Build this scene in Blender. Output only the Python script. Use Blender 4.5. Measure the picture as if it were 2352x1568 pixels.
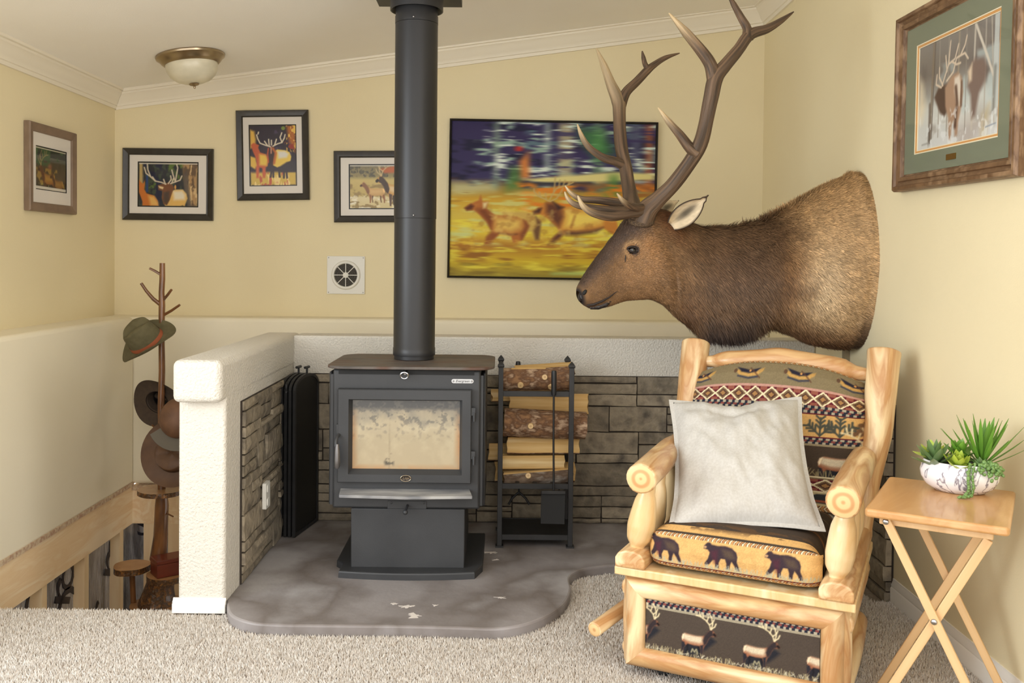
import bpy, bmesh, math, random
import numpy as np
from mathutils import Vector, Matrix, noise as mnoise
random.seed(7); np.random.seed(7)
for o in list(bpy.data.objects): bpy.data.objects.remove(o, do_unlink=True)
SC = bpy.context.scene
COL = SC.collection

# ---------------------------------------------------------------- camera
FPX = 2100.0; PPX = 1150.0; PITCH = math.radians(1.0); ROLL = math.radians(0.55); CAMH = 1.20
PPY = 600.0 + FPX * math.tan(PITCH)
CAMR = Matrix.Rotation(math.pi/2 - PITCH, 3, 'X') @ Matrix.Rotation(ROLL, 3, 'Z')
cd = bpy.data.cameras.new('camera'); cam = bpy.data.objects.new('camera', cd); COL.objects.link(cam)
cd.sensor_fit = 'HORIZONTAL'; cd.sensor_width = 36.0; cd.lens = FPX / 2352.0 * 36.0
cd.shift_x = (1176.0 - PPX) / 2352.0; cd.shift_y = -(784.0 - PPY) / 2352.0
cd.clip_start = 0.05
cam.matrix_world = Matrix.Translation((0, 0, CAMH)) @ CAMR.to_4x4()
SC.camera = cam

# ---------------------------------------------------------------- world, daylight, exposure
W = bpy.data.worlds.new('world'); SC.world = W; W.use_nodes = True
bg = W.node_tree.nodes['Background']; bg.inputs[0].default_value = (1.0, 0.965, 0.915, 1); bg.inputs[1].default_value = 1.85
def area(name, loc, target, sx, sy, power, color):
    l = bpy.data.lights.new(name, 'AREA'); l.shape = 'RECTANGLE'; l.size = sx; l.size_y = sy; l.energy = power; l.color = color
    o = bpy.data.objects.new(name, l); COL.objects.link(o); o.location = loc
    o.rotation_euler = (Vector(target) - Vector(loc)).to_track_quat('-Z', 'Y').to_euler()
    return o
area('window_daylight', (-3.3, 0.8, 1.65), (1.4, 3.2, 1.5), 2.0, 1.4, 68.0, (0.82, 0.92, 1.0))
area('window_daylight', (3.1, 0.2, 1.5), (-2.0, 3.9, 1.5), 1.8, 1.4, 92.0, (1.0, 0.965, 0.92))
SC.view_settings.view_transform = 'Standard'; SC.view_settings.look = 'None'
SC.view_settings.exposure = 0.37; SC.view_settings.gamma = 1.0; SC.view_settings.use_curve_mapping = False

# ---------------------------------------------------------------- helpers
def at(px, py, X=None, Y=None, Z=None):
    """a point of the room, from a measurement on the photograph and one known coordinate"""
    d = CAMR @ Vector(((px - PPX)/FPX, -(py - PPY)/FPX, -1.0))
    if X is not None: k = X / d.x
    elif Y is not None: k = Y / d.y
    else: k = (Z - CAMH) / d.z
    return Vector((0, 0, CAMH)) + d * k
def lin(c):
    out = []
    for v in c[:3]:
        v = v/255.0
        out.append(v/12.92 if v <= 0.04045 else ((v+0.055)/1.055)**2.4)
    return tuple(out)
def lin4(c): return lin(c) + (1.0,)
def linarr(a):
    a = np.clip(a, 0, 1)
    return np.where(a <= 0.04045, a/12.92, ((a+0.055)/1.055)**2.4)
def wm(o):
    return o.matrix_basis if o.parent is None else wm(o.parent) @ o.matrix_basis

class MB:
    def __init__(self): self.v = []; self.f = []; self.wv = []; self.col = []; self.mi = []
    def add(self, vs, fs, wv=None, col=None, mi=0):
        b = len(self.v)
        self.v.extend([tuple(p) for p in vs]); self.f.extend([tuple(i+b for i in f) for f in fs]); self.mi.extend([mi]*len(fs))
        self.wv.extend([tuple(p) for p in (wv if wv is not None else vs)])
        self.col.extend(col if col is not None else [(1, 1, 1, 1)]*len(vs))
        return self
    def box(self, a, b, M=None):
        x0, y0, z0 = a; x1, y1, z1 = b
        vs = [Vector(p) for p in ((x0,y0,z0),(x1,y0,z0),(x1,y1,z0),(x0,y1,z0),(x0,y0,z1),(x1,y0,z1),(x1,y1,z1),(x0,y1,z1))]
        wv = list(vs)
        if M is not None: vs = [M @ p for p in vs]
        return self.add(vs, [(0,3,2,1),(4,5,6,7),(0,1,5,4),(1,2,6,5),(2,3,7,6),(3,0,4,7)], wv)
    def prism(self, poly, z0, z1, M=None):
        n = len(poly)
        vs = [Vector((p[0], p[1], z0)) for p in poly] + [Vector((p[0], p[1], z1)) for p in poly]
        wv = list(vs)
        if M is not None: vs = [M @ p for p in vs]
        return self.add(vs, [tuple(range(n-1, -1, -1)), tuple(range(n, 2*n))] + [(i, (i+1) % n, n+(i+1) % n, n+i) for i in range(n)], wv)
    def bar(self, p0, p1, w, t, up=(0,0,1)):
        p0 = Vector(p0); p1 = Vector(p1); d = (p1-p0); L = d.length; d.normalize()
        s = d.cross(Vector(up)).normalized(); u = s.cross(d)
        M = Matrix((s, u, d)).transposed().to_4x4(); M.translation = p0
        return self.box((-w/2, -t/2, 0), (w/2, t/2, L), M)
    def tube(self, pts, radii, n=14, cap=True, lump=0.0, seed=0, capmi=0):
        pts = [Vector(p) for p in pts]
        if not hasattr(radii, '__len__'): radii = [radii]*len(pts)
        rnd = random.Random(seed); ph = rnd.random()*50
        m = len(pts); vs = []; wv = []; s = 0.0; T = []
        for i in range(m):
            t = pts[min(i+1, m-1)] - pts[max(i-1, 0)]; T.append(t.normalized())
        ref = Vector((0,0,1)) if abs(T[0].z) < 0.9 else Vector((0,1,0))
        u = (ref - T[0]*ref.dot(T[0])).normalized()
        for i in range(m):
            if i: s += (pts[i]-pts[i-1]).length
            u = (u - T[i]*u.dot(T[i])).normalized(); w = T[i].cross(u)
            for k in range(n):
                a = 2*math.pi*k/n
                r = radii[i]
                c, sn = math.cos(a), math.sin(a)
                if lump: r *= 1 + lump*mnoise.noise((c*1.3+ph, sn*1.3, s*9+ph))
                vs.append(pts[i] + u*(c*r) + w*(sn*r)); wv.append(Vector((c*r, sn*r, s+ph)))
        fs = [(i*n+k, i*n+(k+1) % n, (i+1)*n+(k+1) % n, (i+1)*n+k) for i in range(m-1) for k in range(n)]
        b = len(vs)
        if cap:
            fs += [tuple(range(n-1, -1, -1)), tuple((m-1)*n+k for k in range(n))]
        self.add(vs, fs, wv)
        if cap and capmi: self.mi[-2:] = [capmi, capmi]
        return self
    def lathe(self, prof, n=32, M=None, sx=1.0, sy=1.0):
        """profile (r, z) turned about z; r = 0 closes"""
        vs = []; fs = []; idx = []
        for r, z in prof:
            if r <= 1e-6: idx.append([len(vs)]); vs.append(Vector((0,0,z)))
            else:
                idx.append(list(range(len(vs), len(vs)+n)))
                for k in range(n): a = 2*math.pi*k/n; vs.append(Vector((r*math.cos(a)*sx, r*math.sin(a)*sy, z)))
        for A, B in zip(idx[:-1], idx[1:]):
            for k in range(n):
                a0 = A[k % len(A)]; a1 = A[(k+1) % len(A)]; b0 = B[k % len(B)]; b1 = B[(k+1) % len(B)]
                f = []
                for q in (a0, a1, b1, b0):
                    if q not in f: f.append(q)
                if len(f) > 2: fs.append(tuple(f))
        wv = list(vs)
        if M is not None: vs = [M @ p for p in vs]
        return self.add(vs, fs, wv)
    def ball(self, c, r, n=16, m=10, sc=(1,1,1), M=None):
        prof = [(math.sin(math.pi*i/m)*r if 0 < i < m else 0, -math.cos(math.pi*i/m)*r) for i in range(m+1)]
        T = Matrix.Translation(Vector(c)) @ (M.to_4x4() if M is not None else Matrix.Identity(4)) @ Matrix.Diagonal((sc[0], sc[1], sc[2], 1))
        return self.lathe(prof, n, T)
    def build(self, name, mats, parent=None, local=False, smooth=None, bevel=0, seg=2, label=None, cat=None, group=None, kind=None, subsurf=0, origin=None):
        if parent is not None and not local:
            inv = wm(parent).inverted(); vs = [inv @ Vector(p) for p in self.v]; off = None
        elif parent is None and not local:
            P = np.array([tuple(p) for p in self.v]); lo = P.min(0); hi = P.max(0)
            off = Vector(((lo[0]+hi[0])/2, (lo[1]+hi[1])/2, lo[2])) if origin is None else Vector(origin)
            vs = [Vector(p) - off for p in self.v]
        else: vs = self.v; off = None
        me = bpy.data.meshes.new(name); me.from_pydata([tuple(p) for p in vs], [], self.f)
        if not isinstance(mats, (list, tuple)): mats = [mats]
        for m in mats: me.materials.append(m)
        if len(mats) > 1: me.polygons.foreach_set('material_index', self.mi)
        a = me.attributes.new('wv', 'FLOAT_VECTOR', 'POINT'); a.data.foreach_set('vector', np.array([tuple(p) for p in self.wv], dtype=np.float32).ravel())
        if any(c != (1,1,1,1) for c in self.col[:1]):
            ca = me.color_attributes.new('Col', 'FLOAT_COLOR', 'POINT'); ca.data.foreach_set('color', np.array(self.col, dtype=np.float32).ravel())
        bm = bmesh.new(); bm.from_mesh(me); bmesh.ops.recalc_face_normals(bm, faces=bm.faces); bm.to_mesh(me); bm.free()
        if smooth: me.shade_smooth(); me.set_sharp_from_angle(angle=math.radians(smooth))
        o = bpy.data.objects.new(name, me); COL.objects.link(o)
        if off is not None: o.location = off
        if parent is not None: o.parent = parent
        if bevel:
            b = o.modifiers.new('bevel', 'BEVEL'); b.width = bevel; b.segments = seg; b.limit_method = 'ANGLE'; b.angle_limit = math.radians(35)
            if not smooth: me.shade_smooth(); me.set_sharp_from_angle(angle=math.radians(50))
        if subsurf:
            s = o.modifiers.new('sub', 'SUBSURF'); s.levels = subsurf; s.render_levels = subsurf
        return tag(o, label, cat, group, kind)
def tag(o, label=None, cat=None, group=None, kind=None):
    if label: o['label'] = label
    if cat: o['category'] = cat
    if group: o['group'] = group
    if kind: o['kind'] = kind
    return o
def thing(name, label, cat, loc=(0,0,0), rot=None, group=None):
    o = bpy.data.objects.new(name, None); COL.objects.link(o); o.empty_display_size = 0.1
    M = Matrix.Translation(Vector(loc))
    if rot is not None: M = M @ (rot.to_4x4() if isinstance(rot, Matrix) else Matrix.Rotation(rot, 4, 'Z'))
    o.matrix_basis = M
    return tag(o, label, cat, group)
def copy_obj(o, parent=None, M=None):
    c = o.copy(); COL.objects.link(c)
    if parent is not None: c.parent = parent
    if M is not None: c.matrix_basis = M
    return c

# ---------------------------------------------------------------- materials
def nodes(name):
    m = bpy.data.materials.new(name); m.use_nodes = True; nt = m.node_tree
    return m, nt, nt.nodes['Principled BSDF']
def N(nt, t, **kw):
    n = nt.nodes.new(t)
    for k, v in kw.items():
        if k.startswith('i_'): n.inputs[k[2:].replace('_', ' ')].default_value = v
        else: setattr(n, k, v)
    return n
def coordnode(nt, coord, scale):
    if coord == 'wv':
        c = N(nt, 'ShaderNodeAttribute', attribute_name='wv'); out = c.outputs['Vector']
    else:
        c = N(nt, 'ShaderNodeTexCoord'); out = c.outputs[coord]
    mp = N(nt, 'ShaderNodeMapping'); mp.inputs['Scale'].default_value = scale
    nt.links.new(out, mp.inputs['Vector']); return mp.outputs[0]
def ramp(nt, fac, stops):
    r = N(nt, 'ShaderNodeValToRGB'); e = r.color_ramp.elements
    while len(e) < len(stops): e.new(0.5)
    for q, (p, c) in zip(e, stops): q.position = p; q.color = lin4(c)
    nt.links.new(fac, r.inputs[0]); return r.outputs[0]
def mat(name, c1, c2=None, rough=0.6, metal=0.0, scale=10, detail=4, stretch=(1,1,1), lo=0.35, hi=0.65, bump=0.0, bscale=None, bdist=0.01,
        coord='Object', c3=None, spec=0.5, coat=0.0, attr=None, distort=0.0, trans=0.0, rnd=0.0, rvar=0.0):
    m, nt, b = nodes(name)
    b.inputs['Roughness'].default_value = rough; b.inputs['Metallic'].default_value = metal
    b.inputs['Specular IOR Level'].default_value = spec; b.inputs['Coat Weight'].default_value = coat
    b.inputs['Transmission Weight'].default_value = trans
    col = None
    if attr:
        a = N(nt, 'ShaderNodeAttribute', attribute_name=attr); col = a.outputs['Color']
        b.inputs['Base Color'].default_value = (0.5, 0.5, 0.5, 1)
    else: b.inputs['Base Color'].default_value = lin4(c1)
    vec = coordnode(nt, coord, tuple(scale*s for s in stretch))
    if c2 is not None:
        nz = N(nt, 'ShaderNodeTexNoise'); nz.inputs['Scale'].default_value = 1.0; nz.inputs['Detail'].default_value = detail; nz.inputs['Distortion'].default_value = distort
        nt.links.new(vec, nz.inputs['Vector'])
        st = [(lo, c1), (hi, c2)] if c3 is None else [(lo, c1), ((lo+hi)/2, c2), (hi, c3)]
        col = ramp(nt, nz.outputs['Fac'], st)
    if rvar and c2 is not None:
        mr = N(nt, 'ShaderNodeMapRange'); mr.inputs['To Min'].default_value = max(0, rough-rvar); mr.inputs['To Max'].default_value = min(1, rough+rvar)
        nt.links.new(nz.outputs['Fac'], mr.inputs['Value']); nt.links.new(mr.outputs[0], b.inputs['Roughness'])
    if rnd and col is not None:
        oi = N(nt, 'ShaderNodeObjectInfo'); mr = N(nt, 'ShaderNodeMapRange'); mr.inputs['To Min'].default_value = 1-rnd; mr.inputs['To Max'].default_value = 1+rnd
        nt.links.new(oi.outputs['Random'], mr.inputs['Value'])
        hs = N(nt, 'ShaderNodeHueSaturation'); nt.links.new(mr.outputs[0], hs.inputs['Value']); nt.links.new(col, hs.inputs['Color']); col = hs.outputs[0]
    if col is not None: nt.links.new(col, b.inputs['Base Color'])
    if bump:
        v2 = coordnode(nt, coord, tuple((bscale or scale)*s for s in stretch))
        n2 = N(nt, 'ShaderNodeTexNoise'); n2.inputs['Scale'].default_value = 1.0; n2.inputs['Detail'].default_value = 3
        nt.links.new(v2, n2.inputs['Vector'])
        bp = N(nt, 'ShaderNodeBump'); bp.inputs['Strength'].default_value = bump; bp.inputs['Distance'].default_value = bdist
        nt.links.new(n2.outputs['Fac'], bp.inputs['Height']); nt.links.new(bp.outputs[0], b.inputs['Normal'])
    return m
def glassmat(name, tint=(255,255,255), refl=0.07):
    m = bpy.data.materials.new(name); m.use_nodes = True; nt = m.node_tree; nt.nodes.clear()
    out = N(nt, 'ShaderNodeOutputMaterial'); mx = N(nt, 'ShaderNodeMixShader'); tr = N(nt, 'ShaderNodeBsdfTransparent'); gl = N(nt, 'ShaderNodeBsdfGlossy')
    tr.inputs[0].default_value = lin4(tint); gl.inputs['Roughness'].default_value = 0.06
    lw = N(nt, 'ShaderNodeLayerWeight'); lw.inputs[0].default_value = 0.5
    pw = N(nt, 'ShaderNodeMath', operation='POWER'); pw.inputs[1].default_value = 5.0; nt.links.new(lw.outputs['Facing'], pw.inputs[0])
    ma = N(nt, 'ShaderNodeMath', operation='MULTIPLY_ADD'); ma.inputs[1].default_value = 0.35; ma.inputs[2].default_value = 0.012; nt.links.new(pw.outputs[0], ma.inputs[0])
    nt.links.new(ma.outputs[0], mx.inputs[0]); nt.links.new(tr.outputs[0], mx.inputs[1]); nt.links.new(gl.outputs[0], mx.inputs[2]); nt.links.new(mx.outputs[0], out.inputs[0])
    return m
M = {}
M['paint'] = mat('tan_wall_paint', (231,218,181), (228,214,176), rough=0.75, scale=1.5, bump=0.12, bscale=160, bdist=0.004)
M['cream'] = mat('cream_stucco_paint', (216,211,200), (213,207,195), rough=0.72, scale=2, bump=0.8, bscale=120, bdist=0.008)
M['cream_smooth'] = mat('cream_smooth_paint', (239,231,208), (236,227,203), rough=0.75, scale=1.2, bump=0.1, bscale=160, bdist=0.003)
M['ceiling'] = mat('ceiling_paint', (250,247,240), (248,244,236), rough=0.85, scale=2, bump=0.2, bscale=200, bdist=0.003)
M['white_trim'] = mat('white_trim_paint', (240,236,228), rough=0.45)
M['crown'] = mat('crown_paint', (236,228,210), rough=0.5)
M['carpet_base'] = mat('carpet_backing', (150,136,120), (128,114,100), rough=0.95, scale=90)
M['carpet'] = mat('carpet_pile', (200,190,175), attr='Col', rough=0.95, spec=0.1)
M['hearth'] = mat('brown_slate_hearth', (150,144,143), (118,110,106), rough=0.5, scale=2.2, detail=8, lo=0.38, hi=0.62, bump=0.35, bscale=24, bdist=0.004, c3=(164,160,160), rvar=0.15)
M['stone'] = mat('ledge_stone', (96,88,77), (150,138,118), c3=(84,77,68), rough=0.82, scale=11, detail=10, lo=0.28, hi=0.74, bump=0.9, bscale=30, bdist=0.012, rnd=0.3)
M['mortar'] = mat('dark_mortar', (52,44,37), rough=0.95)
M['stove'] = mat('charcoal_stove_paint', (46,47,49), (55,56,58), rough=0.5, scale=5, detail=6, bump=0.12, bscale=220, bdist=0.002, rvar=0.1)
M['stove_top'] = mat('worn_stove_top', (74,68,64), (96,88,82), c3=(88,64,52), rough=0.6, scale=7, detail=8, stretch=(1,3,1), bump=0.15, bscale=120, bdist=0.002)
M['pipe'] = mat('black_stove_pipe', (42,42,44), (48,48,50), rough=0.42, scale=4, detail=5, stretch=(1,1,.4), metal=0.25)
M['ash'] = mat('ash_dusted_metal', (120,120,122), (168,166,163), rough=0.7, scale=14, detail=8, stretch=(.5,2,1))
M['black_iron'] = mat('black_iron', (38,38,39), (46,46,47), rough=0.45, scale=20, metal=0.2)
M['mesh_black'] = mat('black_mesh_screen', (17,16,15), (24,22,20), rough=0.6, scale=160, stretch=(1,1,1), bump=0.5, bscale=420, bdist=0.003)
M['black'] = mat('matt_black', (14,14,14), rough=0.7)
M['steel'] = mat('brushed_steel', (180,180,182), rough=0.28, metal=1.0)
M['nickel'] = mat('brushed_nickel', (168,152,128), rough=0.3, metal=1.0)
M['brass'] = mat('brass', (176,140,70), rough=0.35, metal=1.0)
M['pine'] = mat('varnished_pine', (236,208,158), (222,184,128), c3=(242,220,178), rough=0.38, scale=16, detail=6, stretch=(1,1,.14), lo=0.3, hi=0.7, coord='wv', distort=0.6, coat=0.25, bump=0.1, bscale=22)
M['pine_dark'] = mat('varnished_pine_knotty', (232,200,146), (188,138,88), c3=(240,214,168), rough=0.38, scale=13, detail=8, stretch=(1,1,.2), lo=0.28, hi=0.66, coord='wv', distort=1.2, coat=0.25)
M['endgrain'] = None
M['tray'] = mat('oak_tray_wood', (208,160,106), (192,142,88), c3=(218,174,122), rough=0.35, scale=9, detail=5, stretch=(1,.16,1), coord='wv', distort=1.0, coat=0.3)
M['tray_leg'] = mat('pale_tray_leg_wood', (222,186,138), (208,168,118), rough=0.42, scale=30, detail=4, stretch=(1,1,.06), coord='wv')
M['lumber'] = mat('construction_lumber', (246,222,184), (238,208,164), c3=(248,228,194), rough=0.7, scale=14, detail=5, stretch=(1,.12,1), coord='wv', distort=1.5)
M['lumber_v'] = mat('construction_lumber_stud', (246,224,186), (238,210,168), rough=0.7, scale=26, detail=4, stretch=(1,1,.1), coord='wv')
M['plastic'] = mat('clear_plastic_over_insulation', (150,150,156), (184,184,190), c3=(112,110,114), rough=0.2, scale=7, detail=6, stretch=(2,2,.5), bump=0.8, bscale=26, bdist=0.03, coat=0.6)
M['ink'] = mat('navy_print', (28,28,44), rough=0.4)
M['drywall_edge'] = mat('torn_drywall_edge', (176,140,116), (214,196,166), rough=0.9, scale=60, detail=6)
M['frame_black'] = mat('black_wood_frame', (40,36,32), (48,44,39), rough=0.38, scale=30, coat=0.2)
M['frame_grey'] = mat('grey_brown_wood_frame', (134,112,92), (116,96,78), rough=0.55, scale=30, stretch=(.3,1,.3), detail=5)
M['frame_oak'] = mat('walnut_oak_frame', (122,92,64), (98,70,46), c3=(150,120,90), rough=0.45, scale=50, stretch=(.25,1,.25), detail=6, bump=0.25)
M['matboard'] = mat('white_matboard', (222,216,208), rough=0.85)
M['mat_green'] = mat('sage_green_matboard', (118,122,100), rough=0.9)
M['mat_orange'] = mat('orange_matboard_fillet', (206,150,84), rough=0.8)
M['cream_edge'] = mat('cream_matboard_edge', (232,220,190), rough=0.8)
M['art'] = mat('printed_picture', (200,200,200), attr='Col', rough=0.5, spec=0.3)
M['canvas'] = mat('printed_canvas', (200,200,200), attr='Col', rough=0.62, spec=0.25)
M['fabric'] = mat('woven_tapestry', (200,200,200), attr='Col', rough=0.92, spec=0.15, bump=0.35, bscale=500, bdist=0.002)
M['glass'] = glassmat('picture_glass')
M['linen'] = mat('natural_linen', (196,193,187), (187,183,176), rough=0.92, spec=0.15, scale=160, stretch=(1,1,.2), detail=3, bump=0.3, bscale=420, bdist=0.001)
M['elk'] = mat('elk_hide', (120,90,60), attr='Col', rough=0.8, spec=0.25)
M['fur'] = mat('elk_fur', (120,90,60), attr='Col', rough=0.6, spec=0.35)
M['antler'] = mat('antler_bone', (96,74,54), attr='Col', rough=0.6, coord='wv', bump=0.7, bscale=110, stretch=(1,1,.12), bdist=0.006)
M['eye'] = mat('glass_eye', (18,12,9), rough=0.05, coat=1.0)
M['nose'] = mat('black_nose_leather', (34,29,28), (46,40,38), rough=0.35, scale=120, bump=0.4)
M['frost'] = mat('alabaster_glass', (226,219,196), (206,200,178), rough=0.3, scale=9, detail=5, stretch=(1,1,2), spec=0.6)
M['white_plastic'] = mat('white_plastic', (226,224,216), rough=0.4)
M['bark'] = mat('glossy_brown_branch', (134,88,50), (92,58,34), rough=0.3, scale=30, detail=6, stretch=(1,1,.25), coord='wv', coat=0.4, bump=0.3)
M['bark_rough'] = mat('varnished_bark', (156,104,50), (64,44,28), c3=(112,72,36), rough=0.35, scale=46, detail=8, lo=.3, hi=.7, bump=0.9, bscale=60, coat=0.5)
M['slice'] = mat('wood_slice_face', (186,142,98), (170,124,82), rough=0.35, scale=14, coat=0.4)
M['redwood'] = mat('red_brown_stained_box', (112,44,28), (92,34,22), rough=0.4, scale=20, stretch=(.3,1,1), coat=0.3)
M['felt_olive'] = mat('olive_felt', (104,97,70), (94,88,62), rough=0.9, scale=40, bump=0.1)
M['felt_dark'] = mat('dark_brown_felt', (76,62,50), (66,54,44), rough=0.9, scale=40)
M['hat_lining'] = mat('black_satin_lining', (24,22,24), (38,36,40), rough=0.3, scale=20)
M['hat_band'] = mat('rust_hat_band', (168,92,58), rough=0.7)
M['hat_brown'] = mat('brown_leather_hat', (104,74,50), (90,62,42), rough=0.55, scale=16, detail=6, bump=0.15)
M['cap_rust'] = mat('rust_leather_cap', (118,84,62), (98,70,52), rough=0.6, scale=18)
M['cap_grey'] = mat('grey_cap_fabric', (106,100,90), rough=0.85)
M['marble'] = mat('marbled_ceramic', (238,236,238), (236,234,236), c3=(236,234,236), rough=0.25, scale=9)
M['leaf_grey'] = mat('grey_green_leaf', (92,120,72), (116,146,92), rough=0.4, scale=14, coord='wv')
M['leaf_lime'] = mat('lime_leaf', (176,192,72), (150,178,62), rough=0.4, scale=18, coord='wv')
M['leaf_green'] = mat('bright_green_leaf', (98,150,48), (130,172,66), rough=0.4, scale=16, coord='wv')
M['leaf_dark'] = mat('dark_tipped_grass_leaf', (86,134,44), (104,150,52), rough=0.42, scale=10, coord='wv')
M['pearl'] = mat('pearl_bead_green', (98,132,70), (122,154,90), rough=0.4, scale=60)
M['soil'] = mat('dark_soil', (44,36,30), rough=0.95)
M['rubber'] = mat('black_rubber', (22,22,22), rough=0.7)
# marble veins
def marble():
    m, nt, b = nodes('marbled_ceramic'); b.inputs['Roughness'].default_value = 0.22
    v = coordnode(nt, 'Object', (14, 14, 5)); w = N(nt, 'ShaderNodeTexNoise'); w.inputs['Scale'].default_value = 1; w.inputs['Detail'].default_value = 6; w.inputs['Distortion'].default_value = 1.6
    nt.links.new(v, w.inputs['Vector'])
    c = ramp(nt, w.outputs['Fac'], [(0.0, (240,238,240)), (0.475, (236,234,237)), (0.497, (128,122,134)), (0.505, (140,134,146)), (0.53, (238,236,238)), (1.0, (240,238,240))])
    nt.links.new(c, b.inputs['Base Color']); return m
M['marble'] = marble()
def rings(name, c1, c2, freq):
    """end grain: growth rings about the piece's own axis, from the turned coordinates"""
    m, nt, b = nodes(name); b.inputs['Roughness'].default_value = 0.45
    a = N(nt, 'ShaderNodeAttribute', attribute_name='wv')
    w = N(nt, 'ShaderNodeTexWave', wave_type='RINGS', rings_direction='Z'); w.inputs['Scale'].default_value = freq; w.inputs['Distortion'].default_value = 1.2; w.inputs['Detail'].default_value = 2
    nt.links.new(a.outputs['Vector'], w.inputs['Vector'])
    c = ramp(nt, w.outputs['Fac'], [(0.1, c1), (0.7, c2)]); nt.links.new(c, b.inputs['Base Color']); return m
M['endgrain'] = rings('pine_end_grain', (200,150,98), (228,190,136), 14)
M['endgrain_raw'] = rings('raw_end_grain', (196,156,104), (222,190,138), 16)
# ---------------------------------------------------------------- the room
XR = 1.405; XL = -2.083; YB = 4.93; LEDGE = 0.178; ZL = 0.893; ZD = 0.02   # right wall, left wall, back wall, ledge width and height, drywall bottom
CS = 0.140
def ceil_z(x): return 2.085 + CS * (x - XL)
def wall(name, mat_, boxes, **kw):
    mb = MB()
    for a, b in boxes: mb.box(a, b)
    return mb.build(name, mat_, kind='structure', **kw)
YF = 1.3    # how far the room is built towards and past the camera
# ceiling slab, sloping up to the right
mb = MB(); x0, x1 = XL-0.12, XR+0.12
mb.add([(x0,YF,ceil_z(x0)),(x1,YF,ceil_z(x1)),(x1,YB+.12,ceil_z(x1)),(x0,YB+.12,ceil_z(x0)),(x0,YF,ceil_z(x0)+.1),(x1,YF,ceil_z(x1)+.1),(x1,YB+.12,ceil_z(x1)+.1),(x0,YB+.12,ceil_z(x0)+.1)],
       [(0,3,2,1),(4,5,6,7),(0,1,5,4),(1,2,6,5),(2,3,7,6),(3,0,4,7)])
mb.build('ceiling', M['ceiling'], kind='structure')
# back wall: tan upper part and the thicker cream lower part with its ledge
mb = MB(); zt0, zt1 = ceil_z(XL)-0.002, ceil_z(XR)-0.002
mb.add([(XL,YB,ZL-.02),(XR,YB,ZL-.02),(XR,YB+.1,ZL-.02),(XL,YB+.1,ZL-.02),(XL,YB,zt0),(XR,YB,zt1),(XR,YB+.1,zt1),(XL,YB+.1,zt0)],
       [(0,3,2,1),(4,5,6,7),(0,1,5,4),(1,2,6,5),(2,3,7,6),(3,0,4,7)])
wb = mb.build('wall_back', M['paint'], kind='structure')
mb = MB(); mb.box((XL, YB-LEDGE, ZD), (XR, YB+.1, ZL)); mb.build('lower_wall', M['cream_smooth'], wb, bevel=0.02, seg=3)
# left wall
mb = MB(); mb.box((XL-.1, 2.4, ZL-.02), (XL, YB+.1, ceil_z(XL)-.002)); wl = mb.build('wall_left', M['paint'], kind='structure')
mb = MB(); mb.box((XL-.1, 2.4, ZD), (XL+LEDGE, YB-LEDGE, ZL)); mb.build('lower_wall', M['cream_smooth'], wl, bevel=0.02, seg=3)
# right wall
mb = MB(); mb.box((XR, YF, -0.02), (XR+.1, YB+.1, ceil_z(XR)-.002)); wr = mb.build('wall_right', M['paint'], kind='structure')
# crown mouldings
prof = [(0,0),(0.012,0),(0.014,0.016),(0.022,0.018),(0.024,0.026),(0.034,0.036),(0.046,0.056),(0.06,0.072),(0.066,0.076),(0.066,0.086),(0.078,0.088),(0.08,0.104),(0,0.104)]
def crown(name, p0, p1, inward, rise=(0,0), mit=(0,0)):
    mb = MB(); n = len(prof); vs = []; d = (Vector(p1)-Vector(p0)).normalized(); d.z = 0
    for p, m_ in ((p0, mit[0]), (p1, mit[1])):
        for a, z in prof:
            q = Vector(p) + Vector(inward)*a + d*(m_*a); q.z += z + CS*(q.x - p[0])*(1 if abs(inward[0]) > 0 else 0)*0
            vs.append(q)
    mb.add(vs, [tuple(range(n)), tuple(range(2*n-1, n-1, -1))] + [(i, (i+1) % n, n+(i+1) % n, n+i) for i in range(n)])
    return mb.build(name, M['crown'], kind='structure', smooth=40)
zc0 = ceil_z(XL) - 0.088; zc1 = ceil_z(XR) - 0.09
crown('trim_1', (XL, 2.4, zc0), (XL, YB, zc0), (1,0,0), mit=(0,-1))
crown('trim_2', (XL, YB, zc0-.005), (XR, YB, zc1-.012), (0,-1,0), mit=(1,-1))
crown('trim_3', (XR, YF, zc1-.012), (XR, YB, zc1-.012), (-1,0,0), mit=(0,-1))
# floor slab under carpet and hearth (the stairwell opens to the left of the half wall)
YS = 3.085
XH0, XH1 = -1.080, -0.920          # left half wall
YH = 4.06                          # stone face of the back half wall
mb = MB(); mb.prism([(-3.6,0.4),(XR+.1,0.4),(XR+.1,YF),(XR,YH+.16),(XH0,YH+.16),(XH0,YS),(-3.6,YS)], -0.16, 0.0)
fl = mb.build('floor', M['carpet_base'], kind='structure')
# left half wall with the cap running forward over its end, and the back half wall
mb = MB(); mb.box((XH0, 3.068, 0), (XH1, YH+.15, 0.86)); whl = mb.build('wall_half_left', M['cream'], kind='structure', bevel=0.012, seg=3)
mb = MB(); mb.box((XH0-.002, 3.008, 0.722), (XH1+.002, YH+.155, 0.864)); mb.build('wall_cap', M['cream'], whl, bevel=0.022, seg=4)
mb = MB(); mb.box((XH1, YH, 0), (XR, YH+.15, 0.862)); whb = mb.build('wall_half_back', M['cream'], kind='structure', bevel=0.008)
# side of the half walls in the stairwell goes down below the floor
wall('wall_stair_right', M['cream_smooth'], [((XH0, YS+.01, -1.3), (XH0+.06, YH+.15, 0.0))])
wall('wall_stair_front', M['cream_smooth'], [((XL, YS-.1, -1.3), (XH0, YS-.002, -0.16))])
wall('floor_landing', M['lumber'], [((XL-.1, YS-.1, -0.78), (XR, YB+.1, -0.70))])
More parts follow.
